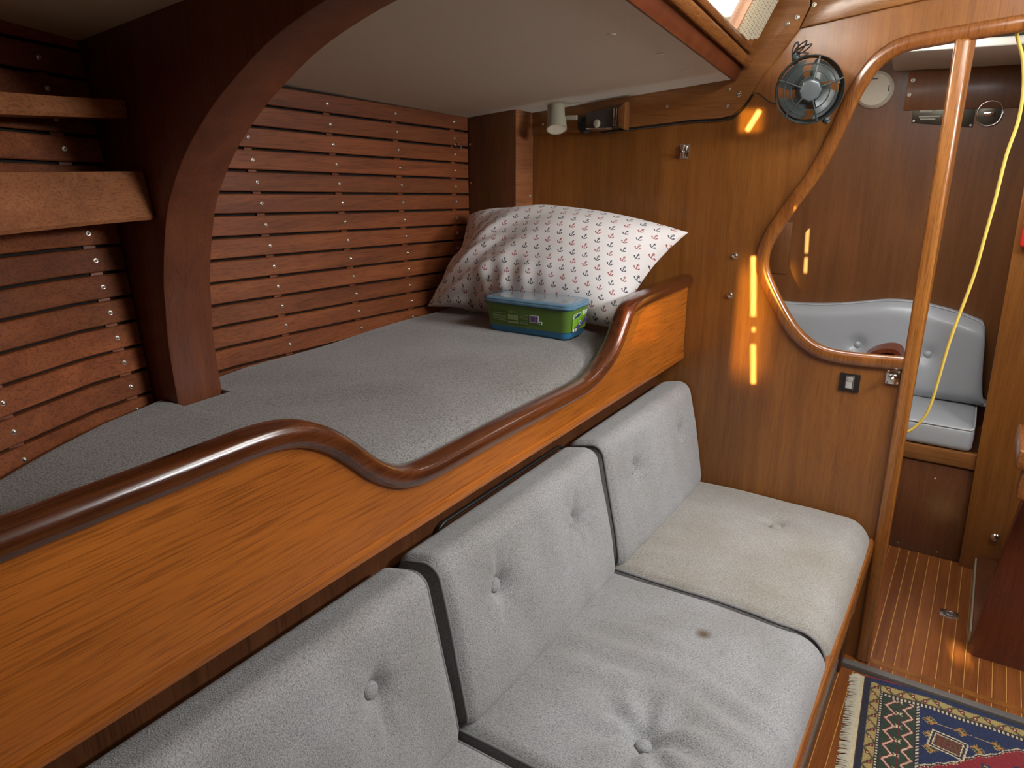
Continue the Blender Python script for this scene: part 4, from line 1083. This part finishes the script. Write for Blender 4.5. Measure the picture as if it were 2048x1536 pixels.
# partition on the right with knob, red case, plinth
part = prism('wall_partition', [(-.105, 0.0), (-.070, 1.15), (-.055, 1.735), (-1.25, 1.735), (-1.25, 0)], 'X', 2.858, 2.868, 'bulk', None, .002); struct(part, 'brown wooden partition at the right edge')
k = thing('knob', 'small chrome knob low on the brown partition', 'knob', (2.858, -.193, .153))
lathe('stem', [(.006, 0), (.005, .012)], (2.858, -.193, .153), (-1, 0, 0), 'chrome', k, 14)
lathe('grip', [(.006, .010), (.014, .014), (.015, .020), (.011, .025), (.0005, .027)], (2.858, -.193, .153), (-1, 0, 0), 'chrome', k, 18)
t = thing('red_case', 'small red case on the partition at the right picture edge', 'case', (2.84, -.12, 1.16))
box('case_body', 2.80, 2.857, -.20, -.083, 1.165, 1.29, 'red', t, .010, 3)
box('case_lid', 2.797, 2.857, -.20, -.085, 1.288, 1.31, 'red', t, .004, 2)
pl = box('trim_9', 2.352, 2.857, -1.2, -.1555, .0005, .060, 'dark_panel', None, .002); box('facing', 2.353, 2.857, -.1555, -.150, .0005, .050, 'plinth', pl, .001); struct(pl, 'beige plinth below the partition')
# drop-leaf table with its sloping support
t = thing('table', 'varnished table leaf end over a sloping red-brown panel at the right edge', 'table', (2.3, -.5, 0))
prism('support_panel', [(-.152, .0), (-.205, .60), (-.75, .60), (-.75, .0)], 'X', 2.300, 2.350, 'redwood', t, .003)
box('leaf', 2.13, 2.36, -.75, -.1545, .676, .730, 'rail_x', t, .006, 3)
box('hanging_leaf', 2.14, 2.21, -.19, -.170, .592, .678, 'rail_x', t, .005, 3)

# yellow cord hanging in the doorway
cp_ = [(2.125, .022, 1.713), (2.14, .022, 1.700), (2.17, .003, 1.655), (2.19, -.010, 1.590), (2.20, -.012, 1.52), (2.2, -.002, 1.442), (2.2, .003, 1.338), (2.2, .010, 1.24), (2.2, .018, 1.138), (2.2, .042, .976), (2.2, .057, .805), (2.2, .072, .745), (2.2, .099, .705), (2.2, .140, .690), (2.2, .19, .70)]
o = tube('yellow_cord', smooth_path(cp_, 6), .0040, 'cord', None, 10); tag(o, 'thin yellow electric cord hanging in the doorway', 'cord')

# lift ring let into the floor
t = thing('floor_ring', 'square chrome lifting ring set into the floor planks', 'lift ring', (2.497, -.097, 0))
box('plate', 2.478, 2.522, -.122, -.068, .0, .0022, 'chrome', t, .0008)
lathe('cup', [(.019, .0005), (.019, .0030), (.0175, .0032), (.016, .0024), (.0001, .0024)], (2.500, -.095, 0), (0, 0, 1), 'grey_mark', t, 24)
ring('pull_ring', (2.500, -.095, .0040), (0, 0, 1), .0125, .0022, 'chrome', t, 28, 8)

# ------------------------------------------------------------------ rug
def rug():
    t = thing('rug', 'patterned oriental rug with cream fringe on the cabin floor', 'rug', (1.8, -.3, -.015))
    CS = {'red': (.23, .026, .032), 'navy': (.024, .034, .085), 'dark': (.030, .028, .045), 'yellow': (.38, .29, .11), 'cream': (.58, .50, .32), 'green': (.035, .055, .036), 'maroon': (.15, .018, .026), 'olive': (.10, .085, .040), 'rose': (.45, .16, .13), 'pink': (.62, .42, .30), 'orange': (.40, .14, .04), 'brown': (.07, .045, .030)}
    step = .0025; NS, NT = 330, 190
    def tri(x): return abs((x % 1.0) - .5) * 2
    def col(s, t_):
        # s from the fringed end, t_ from the far selvage
        if t_ < .006: return 'red'
        if s < .013: return 'cream' if not (.010 < s < .0125) else 'brown'
        if s < .027 or t_ < .024: return 'dark' if s < .027 else 'navy'
        if s < .054 or t_ < .057:      # meander border with rosettes
            if s < .054: a, b = t_ / .030, (s - .0405) / .0135
            else: a, b = s / .030, (t_ - .0405) / .0165
            if abs(b) > .90: return 'brown'
            ca_ = (a % 1.0) - .5
            if abs(ca_) < .17 and abs(b + .25*math.copysign(1, math.sin(a*math.pi))) < .42:
                return 'pink' if abs(ca_) < .055 and abs(b + .25*math.copysign(1, math.sin(a*math.pi))) < .15 else 'maroon'
            zz = (a % 2.0); zl = (zz - .5) if zz < 1 else (1.5 - zz)
            if abs(b - zl*1.9) < .30: return 'olive'
            return 'yellow' if int(a*12) % 2 else 'olive' if abs(b) > .8 else 'yellow'
        if s < .063 or t_ < .073:
            if s < .063: k = int(t_ / .005); e = (s - .054) / .009
            else: k = int(s / .005); e = (t_ - .057) / .016
            if .25 < e < .75: return 'cream' if k % 2 else 'dark'
            return 'dark'
        if s < .143:
            zx = tri(t_ / .053)
            for c0 in (.071 + .022*(1 - zx), .071 + .043 + .022*(1 - zx)):
                if abs(s - c0) < .0030: return 'pink'
                if abs(s - c0) < .0058: return 'maroon'
            if abs(s - .1035) < .0016: return 'maroon'
            st = ((t_ + .004) % .053) - .0265
            if (abs(st) + abs(s - .1035) < .0075) and not (abs(abs(st) - abs(s-.1035)) < .0016 and abs(st) < .003): return 'cream'
            if abs(abs(st) - abs(s - .1035)) < .0014 and abs(st) < .0085: return 'cream'
            return 'green'
        if s < .152:
            k = int((t_ + s) / .006); return 'cream' if (k % 2 and s > .145) else 'dark'
        # medallion outline, steps at an angle
        med = [(.175, .285), (.24, .225), (.30, .165), (.345, .165), (.365, .105), (.40, .09)]
        cx, cy = .62, .32
        edge_ = np.interp(s, [.160, .205, .232, .26, .29, .315, .36, .40, .50, .84], [.290, .255, .235, .205, .175, .160, .115, .095, .090, .09])
        edge_ += .006*tri(s/.03)
        # patterned rectangle hung on the medallion
        ru, rv = s - .218, t_ - .185; ru2 = ru*.97 + rv*.20; rv2 = rv*.97 - ru*.20
        if abs(ru2) < .042 and abs(rv2) < .034:
            m_ = max(abs(ru2) - .042, abs(rv2) - .034)
            if m_ > -.004: return 'cream'
            if m_ > -.009: return 'dark'
            if m_ > -.012: return 'cream'
            return 'olive' if (int(ru2/.005) + int(rv2/.005)) % 2 else 'maroon'
        lower = np.interp(s, [.150, .168, .84], [.30, .31, .60])
        if t_ > edge_ and t_ < 2*cy - edge_ + .12:
            d = t_ - edge_
            if d < .004: return 'cream'
            if d < .008: return 'dark'
            if d < .011 and int(s/.004) % 2: return 'cream'
            for (mx_, my) in ((.245, .275), (.30, .23), (.37, .20), (.43, .16), (.36, .28)):
                a_, b_ = abs(s - mx_), abs(t_ - my)
                if a_ < .011 and b_ < .020:
                    return 'navy' if (a_ > .006 or b_ > .014) else ('yellow' if int((t_)/.005) % 2 else 'brown')
            return 'red'
        for (mx_, my) in ((.178, .115), (.178, .170), (.178, .222), (.250, .120), (.285, .165), (.330, .125), (.178, .335), (.42, .085)):
            a_, b_ = abs(s - mx_), abs(t_ - my); m_ = a_ + b_
            if m_ < .0195:
                if m_ > .0150: return 'yellow' if int((s*2+t_)/.004) % 2 else 'dark'
                if abs(a_ - b_) < .0022: return 'yellow'
                return 'orange' if ((s - mx_)*(t_ - my) > 0) else 'green'
        if abs(t_ - .118 - .02*(s-.178)) < .0012 and .178 < s < .33: return 'yellow'
        return 'navy'
    sd = Vector((.055, -.9985, 0)); td = Vector((-.9975, -.070, 0))
    O = Vector((2.045, .1035, -.0145))
    def P(s, t_, z): 
        p = O + sd*s + td*t_; p.z = -.0145 + z
        p.x += .012*math.exp(-((s-.17)/.10)**2)*math.exp(-t_/.12) - .006*math.exp(-s/.03)*math.exp(-t_/.03)
        return p
    v, f, cols = [], [], []
    rs = np.random.RandomState(1); zz = rs.rand((NS+1)*(NT+1))
    for i in range(NS+1):
        for j in range(NT+1):
            v.append(P(i*step, j*step, .0048 + .0009*zz[i*(NT+1)+j] + .0015*math.sin(i*.11)*math.sin(j*.07)))
    for i in range(NS):
        for j in range(NT):
            q = i*(NT+1)+j; f.append((q, q+1, q+NT+2, q+NT+1)); cols.append(CS[col((i+.5)*step, (j+.5)*step)])
    nb = len(v)
    border = [i*(NT+1) for i in range(NS+1)] + [NS*(NT+1)+j for j in range(1, NT+1)] + [i*(NT+1)+NT for i in range(NS-1, -1, -1)] + [j for j in range(NT-1, 0, -1)]
    for b_ in border: p = Vector(v[b_]); p.z = -.0145; v.append(p)
    m_ = len(border)
    for k_ in range(m_): f.append((border[k_], border[(k_+1) % m_], nb+(k_+1) % m_, nb+k_)); cols.append(CS['maroon'])
    me = bpy.data.meshes.new('pile'); me.from_pydata([tuple(p) for p in v], [], f); me.update()
    ca = me.attributes.new('knot_colour', 'FLOAT_COLOR', 'FACE')
    jit = rs.rand(len(f))*.35 + .82
    ca.data.foreach_set('color', [x for c, jt in zip(cols, jit) for x in (c[0]*jt, c[1]*jt, c[2]*jt, 1.0)])
    m, g, b = new_mat('rug_wool'); at = g.n('ShaderNodeAttribute'); at.attribute_name = 'knot_colour'
    g.put(b.inputs['Base Color'], at.outputs['Color']); b.inputs['Roughness'].default_value = .95; b.inputs['Sheen Weight'].default_value = .3; b.inputs['Specular IOR Level'].default_value = .1
    link('pile', me, m, t, 0)
    rnd = random.Random(4); fv, ff = [], []
    for i in range(190):
        t_ = .002 + i*.0025; ln = .022 + rnd.random()*.008; sw = (rnd.random()-.5)*.012
        pts = [P(.001, t_, .004), P(-ln*.4, t_ + sw*.3, .005 + rnd.random()*.002), P(-ln, t_ + sw, .0012)]
        a, b2_ = tube_data(smooth_path(pts, 3), .0012, 5); n0 = len(fv); fv += a; ff += [tuple(x + n0 for x in q) for q in b2_]
    fr = pydata('fringe', fv, ff, 'fringe', t, 60); fr['kind'] = 'stuff'
rug()
